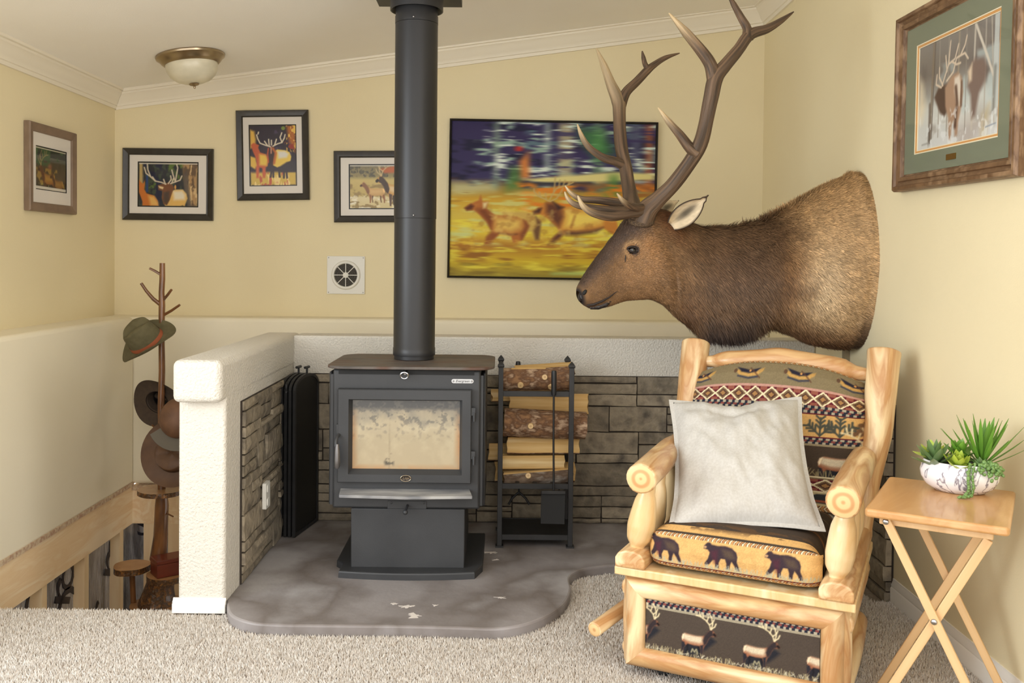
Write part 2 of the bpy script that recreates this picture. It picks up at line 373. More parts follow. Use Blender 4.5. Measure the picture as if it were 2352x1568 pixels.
# ---- ledgestone
def stones(parent, W, Hh, place, seed, dep=0.03, sizes=(0.028,0.052,0.085)):
    """rows of split stone: u along the wall, w height; place(u, w, d) gives the room point"""
    r = random.Random(seed); pieces = []
    def panel(u0, u1, w0, w1, lev):
        h = w1-w0; l = u1-u0
        if lev == 0 or (h < 0.065 and l < 0.42) or (h < 0.12 and r.random() < 0.34 and l < 0.42): pieces.append((u0,u1,w0,w1)); return
        if l > 0.44 or (l > 0.24 and r.random() < 0.3 and l > 1.8*h):
            c = u0 + l*r.uniform(0.35, 0.65); panel(u0,c,w0,w1,lev-1); panel(c,u1,w0,w1,lev-1)
        elif h > 0.06:
            c = w0 + h*r.choice((0.3, 0.4, 0.6, 0.7)); panel(u0,u1,w0,c,lev-1); panel(u0,u1,c,w1,lev-1)
        else: pieces.append((u0,u1,w0,w1))
    w = 0.0
    while w < Hh - 1e-4:
        h = r.uniform(0.10, 0.15)
        if Hh - w - h < 0.07: h = Hh - w
        u = 0.0
        while u < W - 1e-4:
            l = r.uniform(0.28, 0.55)
            if W-u-l < 0.2: l = W-u
            panel(u, u+l, w, w+h, 4); u += l
        w += h
    g = 0.0028
    for (u0,u1,w0,w1) in pieces:
        mb = MB(); d0 = dep*r.uniform(0.6, 1.15); nu, nw = 4, 2; vs = []; ph = r.random()*100
        for j in range(nw+1):
            for i in range(nu+1):
                uu = u0+g + (u1-u0-2*g)*i/nu; ww = w0+g + (w1-w0-2*g)*j/nw
                if j in (0, nw): ww += 0.0035*mnoise.noise((uu*22, ph, j))
                if i in (0, nu): uu += 0.003*mnoise.noise((ww*30, ph, i))
                edge = (i in (0, nu)) or (j in (0, nw))
                vs.append(place(uu, ww, max(.0085, d0 + 0.008*mnoise.noise((uu*11, ww*16, ph)) - (0.005 if edge else 0))))
        nb = len(vs)
        rim = [(0,i) for i in range(nu+1)] + [(j,nu) for j in range(1,nw+1)] + [(nw,i) for i in range(nu-1,-1,-1)] + [(j,0) for j in range(nw-1,0,-1)]
        ids = [j*(nu+1)+i for j,i in rim]
        for j, i in rim:
            uu = u0+g + (u1-u0-2*g)*i/nu; ww = w0+g + (w1-w0-2*g)*j/nw
            vs.append(place(uu, ww, -0.01))
        fs = [(j*(nu+1)+i, j*(nu+1)+i+1, (j+1)*(nu+1)+i+1, (j+1)*(nu+1)+i) for j in range(nw) for i in range(nu)]
        n = len(ids)
        fs += [(ids[k], nb+k, nb+(k+1) % n, ids[(k+1) % n]) for k in range(n)]
        mb.add(vs, fs); mb.build('stone', M['stone'], parent, smooth=30)
SZ0 = 0.04; SZ1 = 0.695
def backing(parent, a, b): MB().box(a, b).build('mortar_bed', M['mortar'], parent)
backing(whl, (XH1-.004, 3.238, SZ0), (XH1+.006, YH, SZ1)); stones(whl, YH-3.24, SZ1-SZ0, lambda u,w,d: Vector((XH1+d, 3.24+u, SZ0+w)), 3, dep=0.022)
backing(whb, (XH1, YH-.006, SZ0), (XR, YH+.004, SZ1)); stones(whb, XR-XH1, SZ1-SZ0, lambda u,w,d: Vector((XH1+u, YH-d, SZ0+w)), 11, dep=0.022)
YSE = 3.225
backing(wr, (XR-.021, YSE+.004, 0.0), (XR+.004, YH, SZ1+.01)); stones(wr, YH-YSE, SZ1+.01, lambda u,w,d: Vector((XR-.018-d, YSE+u, w)), 5, dep=0.022)
# ---- hearth slab
hp = [(524,1350),(520,1376),(524,1402),(541,1418),(582,1430),(640,1434),(704,1435),(800,1436),(908,1437),(1000,1439),(1071,1441),(1130,1443),(1175,1439),(1214,1430),(1250,1416),(1277,1400),(1298,1382),(1308,1364),(1311,1347),(1307,1331),(1311,1320),(1325,1311),(1349,1304),(1398,1298),(1440,1295)]
HZ = 0.04
hpts = [at(x, y, Z=HZ) for x, y in hp]
outline = [(p.x, p.y) for p in hpts]
def catmull(pts, k=4, closed=False):
    out = []; n = len(pts)
    for i in range(n-1):
        p0 = pts[max(i-1,0)]; p1 = pts[i]; p2 = pts[i+1]; p3 = pts[min(i+2,n-1)]
        for j in range(k):
            t = j/k
            out.append(tuple(0.5*((2*b)+(-a+c)*t+(2*a-5*b+4*c-d)*t*t+(-a+3*b-3*c+d)*t**3) for a,b,c,d in zip(p0,p1,p2,p3)))
    out.append(tuple(pts[-1])); return out
outline[0] = (XH1+.001, 3.075)
outline = catmull(outline, 4)
ly = outline[-1][1]
outline += [(1.0, ly+.02), (XR-.0005, ly+.06), (XR-.0005, YH-.0005), (XH1+.0005, YH-.0005)]
from mathutils.geometry import tessellate_polygon
def slab(mb, poly, z0, z1, r):
    n = len(poly); nn = []
    ar = sum(poly[i][0]*poly[(i+1) % n][1]-poly[(i+1) % n][0]*poly[i][1] for i in range(n)); sg = 1 if ar > 0 else -1
    for i in range(n):
        a = Vector(poly[i-1]); b = Vector(poly[i]); c = Vector(poly[(i+1) % n]); t = (c-b).normalized() + (b-a).normalized(); t.normalize(); nn.append(Vector((t.y, -t.x))*sg)
    vs = []
    for z, d in ((z0,0),(z1-r,0),(z1-r*.3,r*.3),(z1,r)): vs += [(p[0]-q.x*d, p[1]-q.y*d, z) for p, q in zip(poly, nn)]
    tri = tessellate_polygon([[Vector((v[0], v[1], 0)) for v in vs[3*n:4*n]]])
    fs = [tuple(3*n+q for q in t) for t in tri] + [(k*n+i, k*n+(i+1) % n, (k+1)*n+(i+1) % n, (k+1)*n+i) for k in range(3) for i in range(n)]
    return mb.add(vs, fs)
mb = slab(MB(), outline, 0.0, HZ, 0.007)
hearth = mb.build('hearth', M['hearth'], smooth=18, label='low brown slate hearth slab with a curved front edge under the stove', cat='hearth')
rs = random.Random(4)
for px_, py_, rr in ((952,1413,.022),(935,1392,.016),(1150,1372,.012),(1128,1268,.016),(1140,1285,.012),(1000,1390,.008),(905,1386,.008)):
    p = at(px_, py_, Z=HZ); k = 22; pts = []
    for q in range(k): a_ = 2*math.pi*q/k; r_ = rr*(.35+1.1*rs.random()**2); pts.append((p.x+r_*1.5*math.cos(a_), p.y+r_*.9*math.sin(a_)))
    MB().prism(pts, HZ-.001, HZ+.0007).build('plaster_splash', mat('dried_plaster', (214,206,198), rough=.9) if px_ == 952 else bpy.data.materials['dried_plaster'], hearth)
# ---- carpet pile
def inpoly(xs, ys, poly):
    c = np.zeros(xs.shape, bool); n = len(poly)
    for i in range(n):
        x0, y0 = poly[i]; x1, y1 = poly[(i+1) % n]
        if y0 == y1: continue
        k = ((y0 > ys) != (y1 > ys)) & (xs < (x1-x0)*(ys-y0)/(y1-y0)+x0); c ^= k
    return c
def big_mesh(name, V, Fc, cols, mat_, parent, kind='stuff', label=None):
    me = bpy.data.meshes.new(name); k = Fc.shape[1]
    me.vertices.add(len(V)); me.vertices.foreach_set('co', V.astype(np.float32).ravel())
    me.loops.add(Fc.size); me.loops.foreach_set('vertex_index', Fc.astype(np.int32).ravel())
    me.polygons.add(len(Fc)); me.polygons.foreach_set('loop_start', np.arange(0, Fc.size, k, dtype=np.int32)); me.polygons.foreach_set('loop_total', np.full(len(Fc), k, dtype=np.int32))
    me.update(calc_edges=True)
    ca = me.color_attributes.new('Col', 'FLOAT_COLOR', 'POINT'); ca.data.foreach_set('color', np.hstack([cols, np.ones((len(V),1))]).astype(np.float32).ravel())
    me.materials.append(mat_); me.shade_smooth()
    o = bpy.data.objects.new(name, me); COL.objects.link(o); o.parent = parent
    if parent is not None: o.matrix_basis = wm(parent).inverted()
    if kind: o['kind'] = kind
    return o
def carpet():
    sp = 0.0050; rg = np.random.RandomState(5)
    gx, gy = np.meshgrid(np.arange(-3.0, XR-.012, sp), np.arange(1.75, 3.62, sp)); x = gx.ravel(); y = gy.ravel()
    x = x + rg.uniform(-.0024, .0024, x.size); y = y + rg.uniform(-.0024, .0024, x.size)
    keep = ~inpoly(x, y, outline) & ~((x < XH1+.012) & (y > YS-.004)) & ~((x < XH1+.012) & (x > XH0-.012) & (y > 3.045))
    keep &= ~((x > 1.33) & (y > YSE))
    x = x[keep]; y = y[keep]; n = x.size
    h = rg.uniform(.009, .0155, n); r = rg.uniform(.0026, .0037, n); a0 = rg.uniform(0, 6.28, n)
    lx = rg.normal(0, .0035, n); ly_ = rg.normal(0, .0035, n)
    V = np.zeros((n, 4, 3))
    for k in range(3):
        V[:,k,0] = x + r*np.cos(a0+k*2.094); V[:,k,1] = y + r*np.sin(a0+k*2.094); V[:,k,2] = 0.001
    V[:,3,0] = x+lx; V[:,3,1] = y+ly_; V[:,3,2] = h
    base = np.array([(236,227,216),(222,211,198),(246,240,232),(196,180,164),(232,223,212)])/255.0
    c = base[rg.choice(5, n, p=[.34,.24,.2,.08,.14])] * rg.uniform(.93, 1.05, (n,1))
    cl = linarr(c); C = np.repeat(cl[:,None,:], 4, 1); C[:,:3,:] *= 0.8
    i = np.arange(n)[:,None]*4
    F = np.stack([np.hstack([i+0,i+1,i+3]), np.hstack([i+1,i+2,i+3]), np.hstack([i+2,i+0,i+3])], 1).reshape(-1,3)
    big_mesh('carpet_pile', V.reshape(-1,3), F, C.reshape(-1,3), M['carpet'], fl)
carpet()
# ---- baseboards
def baseboard(name, p0, p1, inward, h=0.085, t=0.013, z=0.0, parent=None):
    pr = [(0,0),(t,0),(t,h*.62),(t*.7,h*.68),(t*.8,h*.75),(t*.35,h*.9),(t*.3,h),(0,h)]
    mb = MB(); n = len(pr); vs = []
    for p in (p0, p1):
        for a, zz in pr: vs.append(Vector(p) + Vector(inward)*a + Vector((0,0,zz+z)))
    mb.add(vs, [tuple(range(n)), tuple(range(2*n-1, n-1, -1))] + [(i, (i+1) % n, n+(i+1) % n, n+i) for i in range(n)])
    return mb.build(name, M['white_trim'], parent, kind=None if parent else 'structure', smooth=40)
baseboard('baseboard_right', (XR, YF, 0), (XR, YSE-.001, 0), (-1,0,0), h=.09)
bh = baseboard('baseboard_half_wall', (XH0-.014, 3.068, 0.008), (XH1+.004, 3.068, 0.008), (0,-1,0), h=0.048, t=0.016)
# ---- stairwell framing
mb = MB(); x = XL+LEDGE-.004; mb.box((x-.04, 2.4, -0.185), (x, YB-LEDGE, ZD-.004)); wsl = mb.build('wall_stair_left', M['lumber'], kind='structure')
tagl = [wsl]
MB().box((x-.03, 2.4, ZD-.006), (x+.008, YB-LEDGE-.004, ZD+.014)).build('torn_drywall_edge', M['drywall_edge'], wsl)
for px in (103, 200, 280):
    p = at(px, 1340, X=x-.006); MB().box((x-.095, p.y-.022, -0.74), (x-.008, p.y+.022, -0.186)).build('stud', M['lumber_v'], wsl)
for yy in (3.1, 3.35, 2.9): MB().box((x-.095, yy-.022, -0.74), (x-.008, yy+.022, -0.186)).build('stud', M['lumber_v'], wsl)
MB().box((x-.12, 2.4, -0.74), (x-.06, YB-.03, -0.15)).build('plastic_sheet', M['plastic'], wsl)
yb = YB-LEDGE-.004
mb = MB(); mb.box((XL+LEDGE-.004, yb, -0.185), (XH0+.05, yb+.04, ZD-.03)); wsb = mb.build('wall_stair_back', M['lumber'], kind='structure')
MB().box((XL+LEDGE-.004, yb-.012, ZD-.03), (XR, yb+.06, ZD-.006)).build('drywall_edge', M['drywall_edge'], wsb)
for px in (342, 398):
    p = at(px, 1240, Y=yb); MB().box((p.x-.03, yb+.006, -0.74), (p.x+.03, yb+.09, -0.186)).build('stud', M['lumber_v'], wsb)
MB().box((XL, yb+.06, -0.74), (XR, yb+.12, -0.15)).build('plastic_sheet', M['plastic'], wsb)
def text_mesh(body, size, M4, mat_, parent, name, depth=0.0005, shear=0.0, align='CENTER'):
    cu = bpy.data.curves.new('t', 'FONT'); cu.body = body; cu.size = size; cu.extrude = depth; cu.align_x = align; cu.align_y = 'CENTER'; cu.shear = shear; cu.resolution_u = 3
    o = bpy.data.objects.new('t', cu); COL.objects.link(o)
    bpy.context.view_layer.update()
    me = bpy.data.meshes.new_from_object(o.evaluated_get(bpy.context.evaluated_depsgraph_get()))
    bpy.data.objects.remove(o); me.name = name; me.materials.clear(); me.materials.append(mat_)
    r = bpy.data.objects.new(name, me); COL.objects.link(r); r.parent = parent
    r.matrix_basis = (wm(parent).inverted() if parent else Matrix.Identity(4)) @ M4
    return r
def frame4(o, r, u):
    r = Vector(r).normalized(); u = Vector(u); u = (u - r*u.dot(r)).normalized(); n = r.cross(u)
    m = Matrix((r, u, n)).transposed().to_4x4(); m.translation = Vector(o); return m
for ch, px, py, sz, rot in (('C',84,1396,.26,1.3),('r',140,1362,.34,1.2),('O',158,1402,.30,1.25),('o',152,1322,.26,1.2),('r',252,1300,.36,1.2),('o',260,1246,.30,1.2),('r',226,1404,.26,1.2)):
    p = at(px, py, X=x-.058)
    text_mesh(ch, sz, frame4(p, (0,math.cos(rot),math.sin(rot)), (0,-math.sin(rot),math.cos(rot))), M['ink'], wsl, 'printed_letter', depth=.001)
for ch, px, py, sz, rot in (('K',408,1232,.44,-.1),('S',326,1208,.16,.2),('O',412,1370,.42,.1)):
    p = at(px, py, Y=yb+.058)
    text_mesh(ch, sz, frame4(p, (math.cos(rot),0,math.sin(rot)), (-math.sin(rot),0,math.cos(rot))), M['ink'], wsb, 'printed_letter', depth=.001)
# ---------------------------------------------------------------- art surfaces: colour laid on a fine grid of points
class Art:
    def __init__(self, w, h, nx):
        self.a = h/w; self.w = w; self.h = h; self.nx = nx; self.ny = max(2, int(round(nx*self.a)))
        self.U, self.V = np.meshgrid(np.linspace(0,1,self.nx+1), np.linspace(0,self.a,self.ny+1))
        self.img = np.ones(self.U.shape + (3,))*0.5
    def fill(self, c): self.img[:] = np.array(c)/255.0; return self
    def mix(self, m, c):
        c = np.array(c)/255.0
        self.img += (c - self.img) * np.clip(m, 0, 1)[..., None]; return self
    def vgrad(self, stops):
        ys = [s[0]*self.a for s in stops]
        for k in range(3): self.img[..., k] = np.interp(self.V, ys, [s[1][k]/255.0 for s in stops])
        return self
    def noise(self, sx, sy, seed=0, oct=3):
        out = np.zeros(self.U.shape); amp = 1.0; tot = 0; rg = np.random.RandomState(seed)
        for o in range(oct):
            gx = self.U*sx*2**o; gy = self.V*sy*2**o; nx = int(gx.max())+3; ny = int(gy.max())+3
            L = rg.rand(ny, nx); ix = gx.astype(int); iy = gy.astype(int); fx = gx-ix; fy = gy-iy
            fx = fx*fx*(3-2*fx); fy = fy*fy*(3-2*fy)
            v = (L[iy,ix]*(1-fx)+L[iy,ix+1]*fx)*(1-fy) + (L[iy+1,ix]*(1-fx)+L[iy+1,ix+1]*fx)*fy
            out += amp*v; tot += amp; amp *= 0.55
        return out/tot
    def blot(self, sx, sy, seed, th, c, soft=0.06, oct=3, y0=-1, y1=9, x0=-1, x1=9, al=1.0):
        n = self.noise(sx, sy, seed, oct); m = np.clip((n-th)/soft, 0, 1)*al
        e = 0.03; m *= np.clip((self.V-y0)/e, 0, 1)*np.clip((y1-self.V)/e, 0, 1)*np.clip((self.U-x0)/e, 0, 1)*np.clip((x1-self.U)/e, 0, 1)
        return self.mix(m, c)
    def blur(self, k):
        im = self.img; n = im.shape[1]; P_ = np.pad(im, ((0,0),(k,k),(0,0)), mode='edge'); cs_ = np.cumsum(P_, axis=1); cs_ = np.concatenate([np.zeros_like(cs_[:,:1]), cs_], 1)
        self.img = (cs_[:, 2*k+1:2*k+1+n] - cs_[:, :n])/(2*k+1); return self
    def _box(self, pts, pad):
        xs = [p[0] for p in pts]; ys = [p[1] for p in pts]
        i0 = max(0, int((min(xs)-pad)*self.nx)); i1 = min(self.nx+1, int((max(xs)+pad)*self.nx)+2)
        j0 = max(0, int((min(ys)-pad)/self.a*self.ny)); j1 = min(self.ny+1, int((max(ys)+pad)/self.a*self.ny)+2)
        return (slice(j0, max(j0, j1)), slice(i0, max(i0, i1)))
    def _dist(self, pts, closed, sl):
        U = self.U[sl]; V = self.V[sl]; d = np.full(U.shape, 9.0); n = len(pts)
        for i in range(n if closed else n-1):
            x0, y0 = pts[i]; x1, y1 = pts[(i+1) % n]; dx, dy = x1-x0, y1-y0; L = dx*dx+dy*dy+1e-12
            t = np.clip(((U-x0)*dx+(V-y0)*dy)/L, 0, 1); d = np.minimum(d, np.hypot(U-x0-t*dx, V-y0-t*dy))
        return d
    def _put(self, sl, m, c):
        im = self.img[sl]; im += (np.array(c)/255.0 - im)*np.clip(m, 0, 1)[..., None]
    def poly(self, pts, c, soft=0.004, al=1.0):
        sl = self._box(pts, soft*2)
        if self.U[sl].size == 0: return self
        d = self._dist(pts, True, sl); ins = inpoly(self.U[sl], self.V[sl], pts)
        self._put(sl, np.clip(0.5 + np.where(ins, d, -d)/(2*soft), 0, 1)*al, c); return self
    def line(self, pts, w, c, soft=0.003, al=1.0):
        sl = self._box(pts, w+soft*2)
        if self.U[sl].size == 0: return self
        d = self._dist(pts, False, sl); self._put(sl, np.clip(0.5+(w/2-d)/(2*soft), 0, 1)*al, c); return self
    def ell(self, x, y, rx, ry, c, soft=0.3, al=1.0):
        d = np.hypot((self.U-x)/rx, (self.V-y)/ry); return self.mix(np.clip((1-d)/soft, 0, 1)*al, c)
    def grid(self, name, pos, mat_, parent, kind=None):
        V = pos(self.U, self.V/self.a); nx, ny = self.nx+1, self.ny+1
        i, j = np.meshgrid(np.arange(nx-1), np.arange(ny-1)); q = (j*nx+i).ravel()[:,None]
        F = np.hstack([q+nx, q+nx+1, q+1, q])
        return big_mesh(name, V.reshape(-1,3), F, linarr(self.img).reshape(-1,3), mat_, None, kind), parent
def art_local(art, name, pos, mat_, parent):
    o, p = art.grid(name, pos, mat_, parent); o.parent = parent; return o
def tf(pts, x, y, s, flip=False): return [(x + (-q[0] if flip else q[0])*s, y + q[1]*s) for q in pts]
ELK = [(-.62,-.30),(-.55,-.38),(-.49,-.43),(-.44,-.50),(-.42,-.42),(-.36,-.36),(-.28,-.24),(-.18,-.19),(.0,-.16),(.18,-.17),(.34,-.19),(.43,-.14),(.46,-.04),(.45,.08),(.42,.16),(.47,.28),(.46,.45),(.42,.46),(.41,.31),(.34,.2),(.27,.13),(.08,.15),(-.1,.14),(-.14,.28),(-.15,.46),(-.19,.46),(-.2,.27),(-.25,.12),(-.32,.02),(-.38,-.12),(-.44,-.22),(-.52,-.23),(-.60,-.25)]
NECK = [(-.50,-.42),(-.42,-.42),(-.34,-.34),(-.25,-.22),(-.2,-.05),(-.24,.1),(-.32,.03),(-.38,-.12),(-.45,-.22),(-.52,-.26)]
LEGS = [[(.38,.1),(.45,.08),(.47,.28),(.46,.46),(.42,.46),(.41,.31),(.34,.2)],[(-.22,.08),(-.12,.12),(-.15,.46),(-.19,.46),(-.2,.27)]]
LEG2 = [[(.26,.12),(.34,.12),(.3,.28),(.33,.44),(.29,.44),(.25,.28)],[(-.12,.1),(-.02,.12),(-.07,.28),(-.04,.44),(-.08,.44),(-.11,.27)]]
def antlers(a, x, y, s, c, w, flip=False):
    for L in ([(-.44,-.44),(-.40,-.58),(-.28,-.70),(-.12,-.78),(.02,-.80)],[(-.40,-.58),(-.50,-.66),(-.54,-.76)],[(-.32,-.67),(-.36,-.80)],[(-.2,-.75),(-.2,-.9)],[(-.12,-.78),(-.08,-.92)],[(-.46,-.46),(-.56,-.54),(-.60,-.64)],[(-.46,-.45),(-.50,-.62),(-.46,-.80),(-.40,-.92)]):
        a.line(tf(L, x, y, s, flip), w, c, soft=w*.5)
def elk(a, x, y, s, body, neck, leg, light=None, ant=None, flip=False, soft=.004, bull=True, aw=None):
    for L in LEG2: a.poly(tf(L, x, y, s, flip), tuple(v*.7 for v in leg), soft)
    a.poly(tf(ELK, x, y, s, flip), body, soft)
    if light: a.poly(tf([(-.2,-.13),(.1,-.12),(.36,-.14),(.38,.0),(.2,.06),(-.1,.06),(-.2,0)], x, y, s, flip), light, soft*4)
    for L in LEGS: a.poly(tf(L, x, y, s, flip), leg, soft)
    a.poly(tf(NECK, x, y, s, flip), neck, soft*1.5)
    a.poly(tf([(-.62,-.30),(-.55,-.36),(-.5,-.3),(-.56,-.24),(-.61,-.25)], x, y, s, flip), tuple(v*.6 for v in neck), soft)
    a.poly(tf([(.36,-.17),(.43,-.14),(.46,-.04),(.44,.04),(.40,-.02)], x, y, s, flip), tuple(min(255,v*1.15) for v in (light or body)), soft)
    if bull and ant: antlers(a, x, y, s, ant, aw or s*.03, flip)

# ---------------------------------------------------------------- wood stove
CXS = -0.335; YSF = 3.36
def sx(px, y=1000, Y=YSF): return at(px, y, Y=Y).x
def sz(py, x=935, Y=YSF): return at(x, py, Y=Y).z
st = thing('wood_stove', 'charcoal steel wood stove with a glass door standing on a pedestal base', 'wood stove', (CXS, 3.55, HZ))
bl, br = sx(764), sx(1103); zb0, zb1 = sz(1168), sz(849)
MB().box((bl, YSF, zb0), (br, YSF+.44, zb1)).build('body', M['stove'], st, bevel=.008)
for s, xx in ((-1, bl), (1, br)):
    mb = MB(); a, b = sorted((xx + s*.008, xx + s*.019)); mb.box((a, YSF+.03, zb0+.004), (b, YSF+.42, zb1-.012)); mb.build('side_shield', M['stove'], st, bevel=.006)
    mb = MB(); a, b = sorted((xx - s*.002, xx + s*.010)); mb.box((a, YSF+.012, zb0+.01), (b, YSF+.4, zb1-.02)); mb.build('side_panel', M['stove'], st)
# top plate with rounded corners
def rrect(x0, y0, x1, y1, r, k=6):
    out = []
    for cx, cy, a0 in ((x1-r,y1-r,0),(x0+r,y1-r,90),(x0+r,y0+r,180),(x1-r,y0+r,270)):
        for i in range(k+1): a = math.radians(a0+90*i/k); out.append((cx+r*math.cos(a), cy+r*math.sin(a)))
    return out
ztp = sz(849, Y=3.33)
pl = at(745, 846, Y=3.325).x; pr = at(1136, 846, Y=3.325).x
mb = MB(); mb.prism(rrect(pl, 3.325, pr, 3.325+.46, .075), ztp, ztp+.011); mb.build('top_plate', M['stove_top'], st, bevel=.003)
# dark air slot, its trim and ring pull
MB().box((sx(777), YSF-.002, sz(860)), (sx(1088), YSF+.01, sz(850))).build('air_slot', M['black'], st)
mb = MB(); p = at(932, 856, Y=YSF); mb.tube([p+Vector((.004,.0,.006)), p+Vector((0,-.03,0))], .0045, 8)
ring = [p + Vector((.014*math.cos(t)-.002, -.032-.004*math.sin(t), .012*math.sin(t)-.006)) for t in np.linspace(0, 2*math.pi, 17)]
mb.tube(ring, .0032, 6, cap=False); mb.build('bypass_ring', M['steel'], st, smooth=50)
# door: frame with a bevelled window opening
dx0, dx1, dz0, dz1 = sx(778), sx(1083), sz(1105), sz(892)
ox0, ox1, oz0, oz1 = sx(803), sx(1062), sz(1086), sz(915)
gx0, gx1, gz0, gz1 = sx(810), sx(1056), sz(1076), sz(919)
yd = YSF - .03
def ringframe(mb, rects):
    n = len(rects); vs = []
    for (a, b, c, d, y) in rects: vs += [(a,y,c),(b,y,c),(b,y,d),(a,y,d)]
    fs = [(k*4+i, k*4+(i+1) % 4, (k+1)*4+(i+1) % 4, (k+1)*4+i) for k in range(n-1) for i in range(4)]
    return mb.add(vs, fs)
mb = ringframe(MB(), [(dx0,dx1,dz0,dz1,YSF+.001),(dx0,dx1,dz0,dz1,yd+.003),(dx0+.003,dx1-.003,dz0+.003,dz1-.003,yd),(ox0,ox1,oz0,oz1,yd),(gx0,gx1,gz0,gz1,YSF-.006),(gx0,gx1,gz0,gz1,YSF+.004)])
door = mb.build('door', M['stove'], st)
# sooted glass
ga = Art(gx1-gx0, gz1-gz0, 130); ga.fill((168,154,126))
n1 = ga.noise(9, 9, 3, 4); n2 = ga.noise(30, 30, 8, 3)
V = ga.V/ga.a
ga.mix(np.clip((n1-.4)*2.2, 0, .6), (186,173,143)); ga.mix(np.clip((V-.55)*1.3*(0.4+n1), 0, .65), (178,160,130))
e = np.minimum(np.minimum(ga.U, 1-ga.U)*1.2, (1-V)*.9); ga.mix(np.clip((.07-e)*9*n1*1.6, 0, .85), (170,112,62))
ga.mix(np.clip((.36-V + (n1-.5)*.5)*2.6, 0, 1)*.92, (98,94,86)); ga.mix(np.clip((.16-V+(n2-.5)*.06)*16, 0, 1), (66,64,62))
ga.mix(np.clip((n2-.56)*9, 0, 1)*np.clip((.62-V)*2, 0, .7), (92,88,80))
ga.blot(22, 22, 5, .5, (84,78,66), y0=.73*ga.a, y1=.97*ga.a, x0=.285, x1=.40, soft=.1); ga.mix(np.clip(.012-np.abs(ga.U-.345), 0, .01)*60*np.clip((V-.25)*4, 0, 1)*n2, (120,108,84))
gl = art_local(ga, 'sooty_glass', lambda u, v: np.stack([gx0+(gx1-gx0)*u-CXS, np.full_like(u, YSF-.004-3.55), gz1-(gz1-gz0)*v-HZ], -1), mat('sooted_fire_glass', (200,200,200), attr='Col', rough=.32, coat=.25), st)
gl.parent = door; gl.matrix_basis = Matrix.Identity(4)
# hinges, latch and handle
for zc in (at(1088, 952, Y=yd).z, at(1088, 1052, Y=yd).z):
    mb = MB(); mb.box((dx1-.002, yd+.004, zc-.004), (dx1+.014, yd+.014, zc+.024)); mb.tube([(dx1+.01, yd+.006, zc-.026), (dx1+.01, yd+.006, zc+.006)], .0055, 10)
    mb.build('hinge', M['stove'], door, smooth=40)
p = at(775, 1003, Y=yd-.01)
MB().box((p.x-.008, yd, p.z-.02), (dx0+.004, YSF-.001, p.z+.045)).build('latch_plate', M['stove'], door, bevel=.004)
mb = MB(); mb.tube([p+Vector((.004,.012,.006)), p+Vector((.001,-.008,.002)), p+Vector((-.002,-.02,-.012)), p+Vector((-.002,-.022,-.03))], .006, 10); hd = mb.build('handle_rod', M['stove'], door, smooth=50)
prof_h = [(0,0),(.007,.001),(.0105,.008),(.0112,.03),(.0102,.06),(.0075,.085),(.0068,.09),(0,.091)]
q = at(774, 1076, Y=yd-.03); MB().lathe(prof_h, 14, Matrix.Translation(q)).build('spring_handle', mat('handle_steel', (118,116,116), rough=.35, metal=.8), hd, smooth=40)
# badges
p = at(932, 1098, Y=yd); b_ = MB(); b_.lathe([(0,0),(.0185,0),(.0195,.0015),(.0185,.003),(.017,.0022),(0,.0022)], 28, frame4(p+Vector((0,-.0005,0)), (1,0,0), (0,0,1)) @ Matrix.Diagonal((1,.6,1,1)))
bd = b_.build('oval_badge', mat('badge_dark', (50,44,40), rough=.4, metal=.4), door, smooth=40)
text_mesh('Lopi', .0135, frame4(p+Vector((0,-.0031,.001)), (1,0,.02), (0,0,1)), M['nickel'], bd, 'badge_lettering', depth=.0004, shear=.35)
rim = [p + Vector((.0188*math.cos(t), -.003, .0112*math.sin(t))) for t in np.linspace(0, 2*math.pi, 33)]
MB().tube(rim, .0011, 6, cap=False).build('badge_rim', M['nickel'], bd, smooth=50)
p0 = at(1062.5, 875, Y=YSF)
pp = []
for i in range(9): t = math.pi/2 + math.pi*i/8; pp.append((-.033+.008*math.cos(t), .008*math.sin(t)))
for i in range(9): t = -math.pi/2 + math.pi*i/8; pp.append((.033+.008*math.cos(t), .008*math.sin(t)))
MN = frame4(p0, (1,0,0), (0,0,1)); MB().prism(pp, 0, .002, MN).build('nameplate', mat('nameplate_silver', (196,196,196), rough=.4, metal=.35), st, bevel=.0006)
text_mesh('Evergreen', .0125, MN @ Matrix.Translation((0,0,.0024)), M['black'], st, 'nameplate_lettering', depth=.0003, shear=.35)
for s in (-1, 1): MB().ball(MN @ Vector((s*.0335,0,.002)), .0035, 10, 6).build('rivet', M['steel'], st, smooth=60)
# ash lip, label strip, air control
la, lb = sx(783), sx(1080); zl = sz(1122)
mb = MB(); lf0, lf1 = at(779, 1139, Y=YSF-.07).x, at(1085, 1137, Y=YSF-.07).x
mb.add([(la,YSF,zl),(lb,YSF,zl),(lf1,YSF-.075,zl-.006),((lf0+lf1)/2,YSF-.092,zl-.006),(lf0,YSF-.075,zl-.006),(la,YSF,zl-.008),(lb,YSF,zl-.008),(lf1,YSF-.075,zl-.017),((lf0+lf1)/2,YSF-.092,zl-.017),(lf0,YSF-.075,zl-.017)],
       [(0,4,3,2,1),(5,6,7,8,9),(0,1,6,5),(1,2,7,6),(2,3,8,7),(3,4,9,8),(4,0,5,9)]); mb.build('ash_lip', M['ash'], st, bevel=.002)
MB().box((sx(913), YSF-.0015, sz(1144)), (sx(969), YSF+.002, sz(1128))).build('brass_label', M['brass'], st)
MB().box((sx(916), YSF-.002, sz(1142.3)), (sx(966), YSF, sz(1128))).build('label_field', M['black'], st)
MB().box((sx(891), YSF-.0025, sz(1168)), (sx(981), YSF+.002, sz(1150))).build('control_plate', M['stove'], st, bevel=.001)
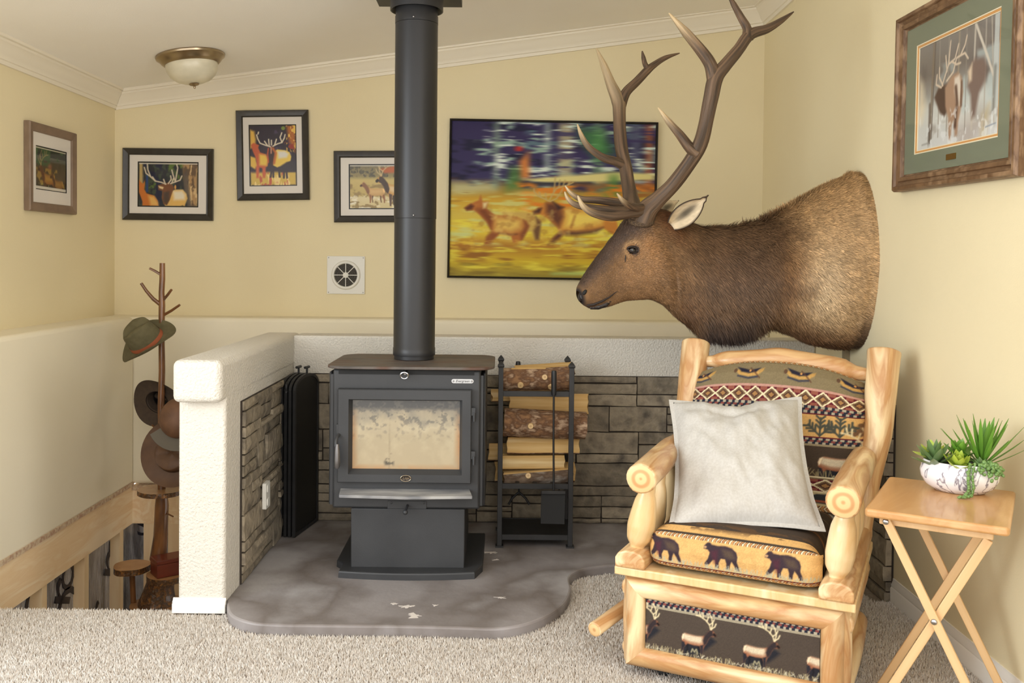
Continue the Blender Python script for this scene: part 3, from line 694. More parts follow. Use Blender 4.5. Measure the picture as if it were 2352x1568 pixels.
for px in (899, 974): MB().ball(at(px, 1154.5, Y=YSF-.002), .0045, 10, 6, (1,.5,1)).build('bolt', M['stove'], st, smooth=60)
a = at(936, 1160, Y=YSF-.002); b = at(931, 1176, Y=YSF-.045)
mb = MB(); mb.tube([a, a+Vector((0,-.02,-.002)), b], .0045, 10); mb.ball(b, .0095, 14, 10); mb.build('air_control_knob', M['stove'], st, smooth=60)
# pedestal and bowed base
px0, px1 = at(806, 1230, Y=YSF-.0).x, at(1067, 1230, Y=YSF-.0).x; YP = YSF
MB().box((px0, YP, HZ+.024), (px1, YP+.40, zb0)).build('pedestal', M['stove'], st, bevel=.003)
bx0, bx1 = at(777, 1327, Y=3.315).x, at(1090, 1325, Y=3.318).x
poly = []
for t in np.linspace(-1, 1, 13): poly.append(((bx0+bx1)/2 + t*(bx1-bx0)/2, 3.295 + .022*t*t))
poly += [(bx1+.028, 3.40), (bx1+.03, 3.80), (bx0-.03, 3.80), (bx0-.028, 3.44), (bx0, 3.40)]
slab(MB(), poly, HZ, HZ+.026, .006).build('base_plate', M['stove'], st, smooth=18)
# ---------------------------------------------------------------- stove pipe
YPI = 3.60; pcx = at(952, 700, Y=YPI).x; r0 = (at(999.5, 700, Y=YPI).x - at(904.5, 700, Y=YPI).x)/2
pipe = thing('stove_pipe', 'tall black metal stove pipe rising from the stove to the ceiling', 'stove pipe', (pcx, YPI, ztp+.011))
zt = ztp+.011; zs = sz(500, Y=YPI-.07); ztop = at(955, 45, Y=YPI-.08).z
T = Matrix.Translation((pcx, YPI, 0))
MB().lathe([(r0*.9,zt),(r0*.96,zt+.002),(r0*.96,zt+.018),(r0*.96,zt+.019)], 48, T).build('flue_collar', M['pipe'], pipe, smooth=40)
MB().lathe([(r0*.98,zt+.016),(r0*1.01,zt+.016),(r0*1.02,zt+.02),(r0*1.02,zt+.045),(r0,zt+.047),(r0,zs),(r0*.98,zs)], 48, T).build('lower_section', M['pipe'], pipe, smooth=40)
MB().lathe([(r0*.99,zs-.002),(r0*1.022,zs),(r0*1.022,ztop-.0),(r0*.99,ztop)], 48, T).build('upper_section', M['pipe'], pipe, smooth=40)
MB().lathe([(r0*.99,ztop),(r0*1.03,ztop+.002),(r0*1.03,ztop+.03),(r0*1.01,ztop+.034),(r0*1.01,2.6)], 48, T).build('slip_joint', M['pipe'], pipe, smooth=40)
zk = at(955, 18, Y=YPI-.09).z
MB().lathe([(r0*1.0,zk+.03),(r0*1.22,zk+.012),(r0*1.27,zk+.012),(r0*1.27,zk+.09),(r0*1.1,zk+.09)], 48, T).build('ceiling_collar', M['pipe'], pipe, smooth=40)
zcl = ceil_z(pcx); MB().box((pcx-.17, YPI-.17, zk+.075), (pcx+.17, YPI+.17, zcl+.02)).build('ceiling_support_box', M['black_iron'], pipe)
for px, py in ((950,494),(950,38)): MB().ball(at(px, py, Y=YPI-r0*1.03), .004, 8, 6).build('screw', M['steel'], pipe, smooth=60)
# ---------------------------------------------------------------- folded fireplace screen leaning in the corner
sc = thing('fireplace_screen', 'folded black mesh fireplace screen with arched panels leaning in the stone corner', 'fireplace screen', (-.87, 3.9, HZ))
pa = at(677, 1236, Z=HZ); pb = at(731, 1196, Z=HZ); pa.z = pb.z = 0
dirn = (pb-pa).normalized(); nrm = Vector((dirn.y, -dirn.x, 0)); Lp = (pb-pa).length
hz0 = HZ+.004; hs = at(672, 902, X=pa.x).z; ht = at(700, 858, Y=3.9).z
def arch_pts(inset, k=14):
    out = [(inset, hz0+inset)]; R_ = Lp/2-inset; rise = ht-hs-inset
    for i in range(k+1): t = math.pi - math.pi*i/k; out.append((Lp/2+R_*math.cos(t), hs+rise*math.sin(t)))
    out.append((Lp-inset, hz0+inset)); return out
for k in range(4):
    off = -nrm*(.019*k + .0) ; P = lambda u, z, d=0: pa + dirn*u + off - nrm*d + Vector((0,0,z))
    o_ = arch_pts(0); i_ = arch_pts(.013); n = len(o_)
    mb = MB(); vs = [P(u,z) for u,z in o_] + [P(u,z) for u,z in i_] + [P(u,z,.012) for u,z in o_] + [P(u,z,.012) for u,z in i_]; fs = []
    for i in range(n):
        j = (i+1) % n; fs += [(i,j,n+j,n+i), (2*n+i,3*n+i,3*n+j,2*n+j), (i,2*n+i,2*n+j,j), (n+i,n+j,3*n+j,3*n+i)]
    mb.add(vs, fs); pn = mb.build('screen_panel', M['black_iron'], sc)
    mb = MB(); mb.add([P(u,z,.004) for u,z in i_] + [P(u,z,.007) for u,z in i_], [tuple(range(n)), tuple(range(2*n-1,n-1,-1))]); mb.build('mesh', M['mesh_black'], pn)
    if k in (0, 2):
        mb = MB(); c = P(Lp*.52, ht-.004, .006); mb.tube([c, c+Vector((0,0,.03))], .0045, 8); mb.tube([c+Vector((0,0,.03))-dirn*.022, c+Vector((0,0,.03))+dirn*.022], .006, 8); mb.build('handle', M['black_iron'], pn, smooth=50)
    if k == 2:
        c = P(.006, hs-.01, .006); MB().lathe([(0,0),(.008,0),(.008,.006),(.004,.01),(.008,.02),(.006,.034),(0,.05)], 10, Matrix.Translation(c)).build('finial', M['black_iron'], pn, smooth=50)
# outlet plate on the left stone face
oc = at(614, 1136, X=XH1+.03); ow = thing('wall_outlet', 'white outlet plate on the left stone face beside the folded screen', 'outlet', oc)
Mo = frame4(oc, (0,1,0), (0,0,1))
MB().prism(rrect(-.032,-.05,.032,.05,.006), -.012, .003, Mo).build('plate', M['white_plastic'], ow, bevel=.0015)
for s in (-1, 1):
    MB().prism(rrect(-.016,-.014,.016,.014,.007), .002, .006, Mo @ Matrix.Translation((0, s*.026, 0))).build('socket', M['white_plastic'], ow, bevel=.001)
# ---------------------------------------------------------------- firewood rack with tools
RX0, RX1 = 0.005, 0.292; RY0, RY1 = 3.70, 3.935
rack = thing('firewood_rack', 'black iron firewood rack with square posts and pointed finials right of the stove', 'firewood rack', ((RX0+RX1)/2, (RY0+RY1)/2, HZ))
zpt = at(1157, 843, Y=RY0).z
for xx in (RX0, RX1):
    for yy in (RY0, RY1):
        b = MB(); b.box((xx-.010, yy-.010, HZ+.006), (xx+.010, yy+.010, zpt)); po = b.build('post', M['black_iron'], rack, bevel=.0015)
        MB().box((xx-.016, yy-.016, HZ), (xx+.016, yy+.016, HZ+.007)).build('foot', M['black_iron'], po)
        MB().lathe([(.0,0),(.0175,0),(.0195,.006),(.0175,.01),(.012,.016),(.0,.026)], 4, Matrix.Translation((xx, yy, zpt)) @ Matrix.Rotation(math.pi/4, 4, 'Z')).build('finial', M['black_iron'], po)
for py, nm in ((904,'rail'),(1116,'rail'),(1233,'rail')):
    zz = at(1230, py, Y=RY0).z
    for yy in (RY0, RY1): MB().box((RX0, yy-.006, zz-.011), (RX1, yy+.006, zz+.011)).build('rail', M['black_iron'], rack, bevel=.001)
    for xx in (RX0, RX1):
        if py != 904: MB().box((xx-.006, RY0, zz-.011), (xx+.006, RY1, zz+.011)).build('side_rail', M['black_iron'], rack, bevel=.001)
zsh = at(1230, 1228, Y=RY0).z; MB().box((RX0, RY0, zsh-.004), (RX1, RY1, zsh)).build('shelf', M['black_iron'], rack)
zmid = at(1230, 1112, Y=RY0).z
for t in (.25, .5, .75): MB().box((RX0+(RX1-RX0)*t-.008, RY0, zmid-.006), (RX0+(RX1-RX0)*t+.008, RY1, zmid)).build('log_slat', M['black_iron'], rack)
# shovel hanging on the front
a = at(1272, 905, Y=RY0-.025); b = at(1272, 1130, Y=RY0-.025)
sh = thing('fire_shovel', 'black fireplace shovel with round grip hanging on the front of the rack', 'fire shovel', (a.x, a.y, b.z))
ga_ = at(1273, 850, Y=RY0-.025)
MB().lathe([(0,0),(.009,.001),(.0105,.01),(.011,.09),(.009,.1),(0,.102)], 14, Matrix.Translation((a.x, a.y, a.z-.005))).build('grip', M['black_iron'], sh, smooth=40)
MB().tube([(a.x,a.y,a.z), (a.x+.001,a.y,(a.z+b.z)/2), (b.x,b.y,b.z)], .0042, 8).build('shaft', M['black_iron'], sh, smooth=60)
MB().tube([(a.x+.004, RY0-.025, a.z+.002), (a.x+.004, RY0, a.z+.004)], .004, 8).build('hook', M['black_iron'], sh, smooth=60)
s0 = at(1243, 1130, Y=RY0-.03); s1 = at(1299, 1204, Y=RY0-.05)
MB().add([s0, (s1.x,s0.y,s0.z+.004), (s1.x-.004,s1.y,s1.z), (s0.x-.002,s1.y,s1.z+.002), s0+Vector((0,.004,0)), (s1.x,s0.y+.004,s0.z+.004), (s1.x-.004,s1.y+.004,s1.z), (s0.x-.002,s1.y+.004,s1.z+.002)],
         [(0,1,2,3),(7,6,5,4),(0,4,5,1),(1,5,6,2),(2,6,7,3),(3,7,4,0)]).build('blade', M['black'], sh, bevel=.001)
MB().box((s0.x, s0.y-.012, s0.z-.006), (s1.x, s0.y+.004, s0.z+.008)).build('blade_lip', M['black_iron'], sh, bevel=.002)
# tongs / poker hanging on the far side
a = at(1190, 835, Y=RY1+.025); b = at(1192, 1130, Y=RY1+.025)
tg = thing('fire_tongs', 'black fireplace tongs hanging on the far side of the rack', 'fire tongs', (a.x, a.y, b.z-.06))
MB().lathe([(0,0),(.009,.001),(.0105,.01),(.011,.09),(.009,.1),(0,.102)], 14, Matrix.Translation((a.x, a.y, a.z-.09))).build('grip', M['black_iron'], tg, smooth=40)
MB().tube([(a.x,a.y,a.z-.08), b], .0045, 8).build('shaft', M['black_iron'], tg, smooth=60)
for s in (-1, 1):
    c = at(1192+s*24, 1158, Y=RY1+.02); MB().tube([b, b+Vector((s*.012,0,-.01)), (b.x+s*.03, b.y-.004, (b.z+c.z)/2), c], .005, 8).build('jaw', M['black_iron'], tg, smooth=60)
MB().tube([(a.x, RY1, a.z-.1), (a.x, a.y, a.z-.1)], .004, 8).build('hook', M['black_iron'], tg, smooth=60)
# ---- split logs, each its own thing
M['log_bark'] = mat('firewood_bark', (150,112,78), (104,74,52), c3=(186,158,130), rough=.9, scale=46, detail=10, stretch=(1,1,.6), lo=.34, hi=.68, coord='wv', bump=1.0, bscale=44, bdist=.01)
M['log_grey'] = mat('firewood_grey_bark', (134,116,98), (96,76,60), c3=(160,150,138), rough=.9, scale=34, detail=8, stretch=(1,1,.5), lo=.3, hi=.7, coord='wv', bump=1.0, bscale=44, bdist=.01)
M['log_split'] = mat('fresh_split_wood', (222,190,132), (204,164,100), c3=(234,208,156), rough=.75, scale=30, detail=6, stretch=(1,1,.06), lo=.3, hi=.7, coord='wv', bump=.5, bscale=60, bdist=.004)
def log(c, L, r, ang0, split, label, yaw=0, tilt=0, bark='log_bark', knots=(), n=14, seed=0, half=None):
    """a split log lying along x: bark arc plus flat split faces; split = list of (angle, inset) half-plane cuts"""
    R_ = Matrix.Translation(Vector(c)) @ Matrix.Rotation(yaw, 4, 'Z') @ Matrix.Rotation(tilt, 4, 'Y')
    root = thing('firewood_log', label, 'firewood log', c, None, 'split logs stacked in the rack'); root.matrix_basis = R_
    mb = MB(); rings = 9; vs = []; wv = []; mi = []
    ph = seed*3.7
    for i in range(rings):
        x_ = -L/2 + L*i/(rings-1)
        for k in range(n*2):
            a = 2*math.pi*k/(n*2); rr = r*(1+.10*mnoise.noise((math.cos(a)*1.5+ph, math.sin(a)*1.5, x_*6)))
            y_, z_ = rr*math.cos(a), rr*math.sin(a)
            for (sa, d) in split:
                q = y_*math.cos(sa)+z_*math.sin(sa); lim = d*r*(1+.08*mnoise.noise((x_*9, ph, sa)))
                if q > lim: y_ -= (q-lim)*math.cos(sa); z_ -= (q-lim)*math.sin(sa)
            xx = x_ + (.008*mnoise.noise((y_*40, z_*40, ph)) if i in (0, rings-1) else 0)
            vs.append((xx, y_, z_)); wv.append((y_, z_, x_+ph))
    m = n*2
    for i in range(rings-1):
        for k in range(m):
            ids = (i*m+k, i*m+(k+1) % m, (i+1)*m+(k+1) % m, (i+1)*m+k)
            cy = sum(vs[q][1] for q in ids)/4; cz = sum(vs[q][2] for q in ids)/4
            flat = any(cy*math.cos(sa)+cz*math.sin(sa) > d*r*.93 for sa, d in split)
            mb.f.append(ids); mb.mi.append(1 if flat else 0)
    mb.v = vs; mb.wv = wv; mb.col = [(1,1,1,1)]*len(vs)
    mb.f += [tuple(range(m-1,-1,-1)), tuple((rings-1)*m+k for k in range(m))]; mb.mi += [2, 2]
    mb.build('wood', [M[bark], M['log_split'], M['endgrain_raw']], root, local=True, smooth=35)
    for (kx, ka, kr) in knots:
        y_, z_ = r*.8*math.cos(ka), r*.8*math.sin(ka)
        MB().tube([(kx,y_,z_), (kx,y_*1.3,z_*1.3), (kx,y_*1.42,z_*1.42)], [kr*1.25, kr, kr*.9], 12).build('knot', [M['endgrain_raw']], root, local=True, smooth=40)
    return root
D = math.radians
def zr(py, Y=3.80): return at(1230, py, Y=Y).z
def xr(px, Y=3.80): return at(px, 1000, Y=Y).x
log((xr(1232), 3.805, zr(868)), .285, .052, 0, [(D(80),.78)], 'top bark-covered log with knots, uppermost in the rack', tilt=D(-1), knots=((-.07,D(205),.013),(.055,D(215),.012),(.03,D(170),.012)), seed=1)
log((xr(1252), 3.90, zr(846,3.90)), .25, .034, 0, [(D(100),.4)], 'thin split wedge lying behind the uppermost bark log', tilt=D(-4), seed=2)
log((xr(1262), 3.868, zr(930)), .33, .048, 0, [(D(180),.35),(D(70),.7)], 'pale split log with ragged end sticking out right below the upper rail', seed=3)
log((xr(1250), 3.785, zr(972)), .34, .058, 0, [(D(20),.5)], 'thick brown bark log with a round knot in the middle of the stack', tilt=D(2), knots=((-.06,D(180),.012),), seed=4)
log((xr(1247), 3.795, zr(1019)), .30, .041, 0, [(D(150),.22),(D(45),.5)], 'pale split log with dark bark underside below the knotty bark log', seed=5)
log((xr(1222), 3.785, zr(1055)), .27, .037, 0, [(D(180),.45),(D(90),.6)], 'pale square-split log above the grey bark log', seed=6, tilt=D(-1))
log((xr(1236), 3.79, zr(1092)), .285, .040, 0, [(D(95),.75)], 'grey flaky bark log with a sawn knot, lowest in front', bark='log_grey', tilt=D(-5), knots=((-.04,D(160),.012),), seed=7)
log((xr(1232), 3.89, zr(1080,3.88)), .34, .05, 0, [(D(170),.4),(D(60),.5)], 'grey weathered log end poking out at the bottom of the stack', seed=8)
log((xr(1205), 3.89, zr(1036,3.88)), .30, .045, 0, [(D(170),.4),(D(60),.5)], 'pale log at the back of the stack poking out towards the stove', seed=9)
log((xr(1205), 3.915, zr(905,3.9)), .28, .036, 0, [(D(170),.4),(D(80),.5)], 'back log poking out left between the upper rail and the stove', seed=10)
# ---------------------------------------------------------------- framed pictures
def picture(name, label, corners, plane, fw, art_fn, fmat, depth=.022, matw=None, matm='matboard', inner=None, fillet=None, glass=True, nx=120, artmat='art', fprof='flat'):
    """corners: TL, TR, BR, BL as seen; plane: dict for at(); builds frame sides, mat, print and glass in the picture's own axes"""
    TL, TR, BR, BL = [at(x, y, **plane) for x, y in corners]
    r = ((TR-TL)+(BR-BL)).normalized(); u = ((TL-BL)+(TR-BR)); nW = Vector((0,-1,0)) if 'Y' in plane else (Vector((-1,0,0)) if plane['X'] > 0 else Vector((1,0,0)))
    r = (r - nW*r.dot(nW)).normalized(); u = nW.cross(r); 
    if u.z < 0: u = -u
    W = ((TR-TL).length+(BR-BL).length)/2; Hh = ((TL-BL).length+(TR-BR).length)/2; c = (TL+TR+BR+BL)/4
    Rm = Matrix((r, -nW, u)).transposed()
    root = thing(name, label, 'picture', c - nW*0, Rm)
    w2, h2 = W/2, Hh/2
    # mitred frame sides; y = 0 at the wall, front at -depth
    if fprof == 'flat': pr = [(0,0),(0,-depth*.8),(fw*.12,-depth),(fw*.3,-depth*.9),(fw*.8,-depth*.72),(fw*.9,-depth*.8),(fw,-depth*.62),(fw,-.004)]
    else: pr = [(0,0),(0,-depth*.75),(fw*.1,-depth),(fw*.28,-depth),(fw*.34,-depth*.8),(fw*.55,-depth*.7),(fw*.6,-depth*.82),(fw*.82,-depth*.78),(fw*.88,-depth*.5),(fw,-depth*.45),(fw,-.004)]
    n = len(pr)
    for (A, B, ia, ib) in (((-w2,h2),(w2,h2),(1,-1),(-1,-1)), ((w2,h2),(w2,-h2),(-1,-1),(-1,1)), ((w2,-h2),(-w2,-h2),(-1,1),(1,1)), ((-w2,-h2),(-w2,h2),(1,1),(1,-1))):
        vs = [(A[0]+ia[0]*a, y, A[1]+ia[1]*a) for a, y in pr] + [(B[0]+ib[0]*a, y, B[1]+ib[1]*a) for a, y in pr]
        MB().add(vs, [tuple(range(n)), tuple(range(2*n-1,n-1,-1))] + [(i,(i+1) % n,n+(i+1) % n,n+i) for i in range(n)]).build('frame_side', M[fmat], root, local=True, smooth=25)
    iw, ih = w2-fw, h2-fw
    def ring(nm, w0, h0, w1, h1, y0, m_):
        vs = []
        for (a, b, y) in ((w0,h0,y0),(w1,h1,y0),(w1,h1,y0+.0025)): vs += [(-a,y,-b),(a,y,-b),(a,y,b),(-a,y,b)]
        MB().add(vs, [(k*4+i,k*4+(i+1) % 4,(k+1)*4+(i+1) % 4,(k+1)*4+i) for k in range(2) for i in range(4)]).build(nm, M[m_], root, local=True)
    y = -depth*.5
    if matw:
        ring('mat_board', iw+.002, ih+.002, iw-matw[0], ih-matw[1], y, matm); iw -= matw[0]; ih -= matw[1]; y += .0022
    if inner:
        for (d, m_) in inner: ring('inner_border', iw+.002, ih+.002, iw-d, ih-d, y, m_); iw -= d; ih -= d; y += .0016
    a = Art(2*iw, 2*ih, nx); art_fn(a)
    yy = y + .001
    art_local(a, 'print', lambda U, V: np.stack([-iw+2*iw*U, np.full_like(U, yy), ih-2*ih*V], -1), M[artmat], root)
    if glass:
        gw, gh = w2-fw*.95, h2-fw*.95; MB().box((-gw,-depth*.58,-gh),(gw,-depth*.58+.0015,gh)).build('glass_pane', M['glass'], root, local=True)
    return root, iw, ih, u, r
def streaks(a, y0, y1, cols, seed, sx=10, sy=60, th=.56, al=.85):
    for k, c in enumerate(cols): a.blot(sx, sy, seed+k, th, c, soft=.08, y0=y0, y1=y1, al=al)
def art_two_elk(a):                     # first frame: cow left, bull with raised antlers, tree trunk at right
    a.fill((44,46,52)); A = a.a
    a.blot(7, 7, 3, .58, (90,112,52), y1=.45, soft=.1); a.blot(14, 14, 4, .6, (64,74,60)); a.blot(9, 5, 5, .55, (30,34,58), x1=.4)
    a.poly([(.0,0),(.06,0),(.07,.4),(0,.5)], (186,160,104), .02); a.poly([(.12,.2),(.155,.2),(.155,.5),(.12,.5)], (36,66,122), .01)
    a.poly([(.74,0),(1,0),(1,A),(.86,A),(.80,.5)], (176,140,96), .03); a.blot(12, 7, 9, .5, (104,82,62), x0=.74, soft=.12); a.blot(26, 9, 10, .6, (208,178,130), x0=.8, soft=.08); a.poly([(.76,.2),(.82,.1),(.86,.5),(.9,.75),(.84,.76),(.78,.45)], (82,76,74), .02, .8)
    a.poly([(.0,.28),(.03,.33),(.07,.36),(.1,.3),(.1,.38),(.09,.45),(.13,.52),(.26,.56),(.32,.64),(.34,.75),(.33,A),(.06,A),(.06,.66),(.0,.5)], (196,112,44), .008); a.poly([(.16,.56),(.26,.57),(.33,.68),(.33,A),(.2,A)], (226,182,104), .03, .9)
    a.poly([(.55,.48),(.62,.45),(.75,.45),(.81,.52),(.83,.6),(.8,.68),(.78,.74),(.75,.72),(.7,A),(.45,A),(.42,.68),(.5,.58)], (224,180,100), .01); a.poly([(.58,.48),(.74,.47),(.79,.54),(.78,.62),(.6,.63)], (232,220,196), .03)
    a.poly([(.32,.38),(.38,.36),(.44,.35),(.5,.33),(.56,.36),(.6,.42),(.57,.5),(.53,.62),(.48,.72),(.42,.7),(.39,.6),(.4,.48),(.33,.46)], (122,78,48), .008); a.poly([(.42,.5),(.52,.48),(.52,.62),(.47,.7),(.42,.66)], (78,62,52), .02); a.poly([(.33,.39),(.42,.41),(.41,.45),(.35,.43)], (226,200,150), .008); a.ell(.62,.41,.018,.045,(214,160,88))
    for L in ([(.46,.36),(.38,.33),(.28,.31),(.2,.24),(.15,.12),(.14,.02)],[(.2,.24),(.12,.18),(.09,.08)],[(.28,.31),(.23,.24)],[(.45,.36),(.42,.28)],[(.5,.35),(.55,.28),(.54,.22)],[(.54,.35),(.62,.32),(.7,.29),(.73,.22)],[(.62,.32),(.64,.2),(.66,.08),(.64,.02)],[(.62,.32),(.58,.2),(.56,.12)],[(.56,.34),(.59,.26)]): a.line(L, .022, (214,200,176), .006)
    a.line([(0,.012),(1,.012)], .02, (206,198,184), .004)
def art_bull_night(a):                  # second frame: bull elk with wide antlers and a cow, dark sky
    a.fill((46,38,54)); A = a.a
    a.blot(8, 8, 2, .62, (72,60,86), soft=.1); a.poly([(0,.08),(.1,.12),(.13,.3),(.12,.45),(0,.5)], (222,178,78), .03); a.poly([(.8,0),(1,0),(1,.6),(.92,.5),(.84,.3)], (176,104,48), .04); a.blot(14, 9, 6, .55, (232,190,90), x0=.78, y1=.6, soft=.08); a.blot(14, 14, 7, .62, (150,56,44), x0=.74, y0=.25, y1=.6)
    a.ell(.73,.06,.05,.05,(120,140,60))
    a.poly([(.0,1.02),(1,1.0),(1,A),(0,A)], (214,182,82), .03); a.blot(18, 6, 8, .5, (240,214,140), y0=1.05, soft=.1); a.blot(14, 6, 12, .58, (196,92,66), y0=1.0, soft=.1)
    for x_ in (.16,.3): a.poly([(x_-.05,.8),(x_+.05,.8),(x_+.02,1.14),(x_-.03,1.14)], (204,98,58), .02)
    a.poly([(.0,.66),(.12,.7),(.14,.86),(.1,.95),(0,.88)], (226,186,72), .02); a.poly([(.02,.42),(.08,.37),(.14,.4),(.2,.42),(.18,.48),(.22,.58),(.34,.62),(.4,.72),(.38,.88),(.28,.93),(.16,.9),(.12,.7),(.06,.56)], (196,92,52), .012); a.poly([(.2,.62),(.34,.64),(.39,.74),(.36,.88),(.2,.86)], (232,196,74), .03)
    a.poly([(.52,.56),(.6,.52),(.76,.54),(.86,.58),(.9,.68),(.88,.78),(.8,.82),(.74,.88),(.6,.92),(.48,.86),(.46,.7)], (236,204,92), .012); a.poly([(.6,.56),(.76,.56),(.84,.62),(.8,.7),(.62,.72)], (226,222,214), .03)
    a.poly([(.4,.46),(.5,.44),(.56,.5),(.54,.64),(.5,.86),(.46,.9),(.42,.78),(.4,.6)], (64,42,44), .015); a.line([(.4,.5),(.38,.62),(.4,.8)], .03, (190,84,50), .01); a.line([(.5,.5),(.56,.6),(.52,.82)], .05, (196,108,56), .02); a.line([(.46,.47),(.46,.6)], .03, (210,150,120), .012)
    for L in ([(.5,.9),(.5,1.12)],[(.62,.92),(.64,1.12)],[(.48,.9),(.44,1.12)],[(.78,.9),(.8,1.14)],[(.74,.9),(.73,1.14)]): a.line(L, .04, (52,40,50), .012)
    a.poly([(.64,.9),(.8,.8),(.92,.78),(1,.9),(1,1.02),(.66,1.02)], (48,40,50), .02)
    for L in ([(.44,.46),(.32,.42),(.22,.38),(.17,.28),(.15,.2)],[(.38,.43),(.32,.34)],[(.42,.43),(.41,.3)],[(.5,.45),(.6,.4),(.7,.37),(.75,.28),(.77,.2)],[(.7,.37),(.66,.26),(.7,.16)],[(.54,.42),(.58,.3)],[(.47,.42),(.47,.32)],[(.18,.18),(.19,.14)]): a.line(L, .028, (224,214,190), .008)
def art_walking(a):                     # third frame: cow and bull walking left over pale grass
    a.vgrad([(0,(132,122,92)),(.25,(150,138,96)),(.35,(206,186,120)),(.7,(196,174,108)),(.75,(222,208,164)),(1,(214,196,140))]); A = a.a
    a.blot(26, 26, 3, .52, (92,88,74), y1=.22, soft=.1); a.blot(9, 14, 4, .55, (158,134,84), y0=.3, soft=.1); a.blot(12, 30, 5, .6, (238,230,206), y0=.5, soft=.1); a.poly([(.5,.06),(.75,.02),(1,.04),(1,.12),(.6,.14)], (190,104,60), .02)
    elk(a, .42, .47, .40, (202,160,104), (138,96,66), (150,100,64), (216,180,122), soft=.006, bull=False)
    elk(a, .80, .44, .58, (206,158,92), (72,54,46), (92,68,54), (224,198,150), (206,184,138), soft=.006, aw=.016)
    a.line([(0,.008),(1,.008)], .018, (222,218,206), .004)
def art_left(a):                        # grey frame on the left wall: dim elk in dappled forest
    a.vgrad([(0,(40,46,36)),(.2,(28,34,26)),(.21,(92,92,80)),(.3,(84,80,66)),(.32,(74,62,40)),(.7,(80,64,40)),(1,(46,44,38))]); A = a.a
    a.blot(9, 9, 2, .55, (148,120,56), y0=.3, y1=.75, soft=.12); a.blot(14, 20, 3, .6, (170,176,96), y0=.55, y1=.85, soft=.08); a.blot(7, 7, 4, .55, (58,84,48), y1=.3); a.blot(30, 20, 6, .58, (122,116,88), y0=.72, soft=.1); a.ell(.46,.28,.1,.07,(156,92,66),.8,.8)
    elk(a, .4, .5, .5, (136,86,40), (92,58,34), (74,50,30), (172,134,60), (150,130,84), soft=.012); elk(a, .72, .56, .4, (128,86,44), (88,60,36), (70,48,30), (160,124,60), soft=.012, bull=False)
    a.line([(0,.012),(1,.012)], .018, (196,188,166), .004); a.line([(0,A-.02),(1,A-.02)], .05, (216,210,196), .004)
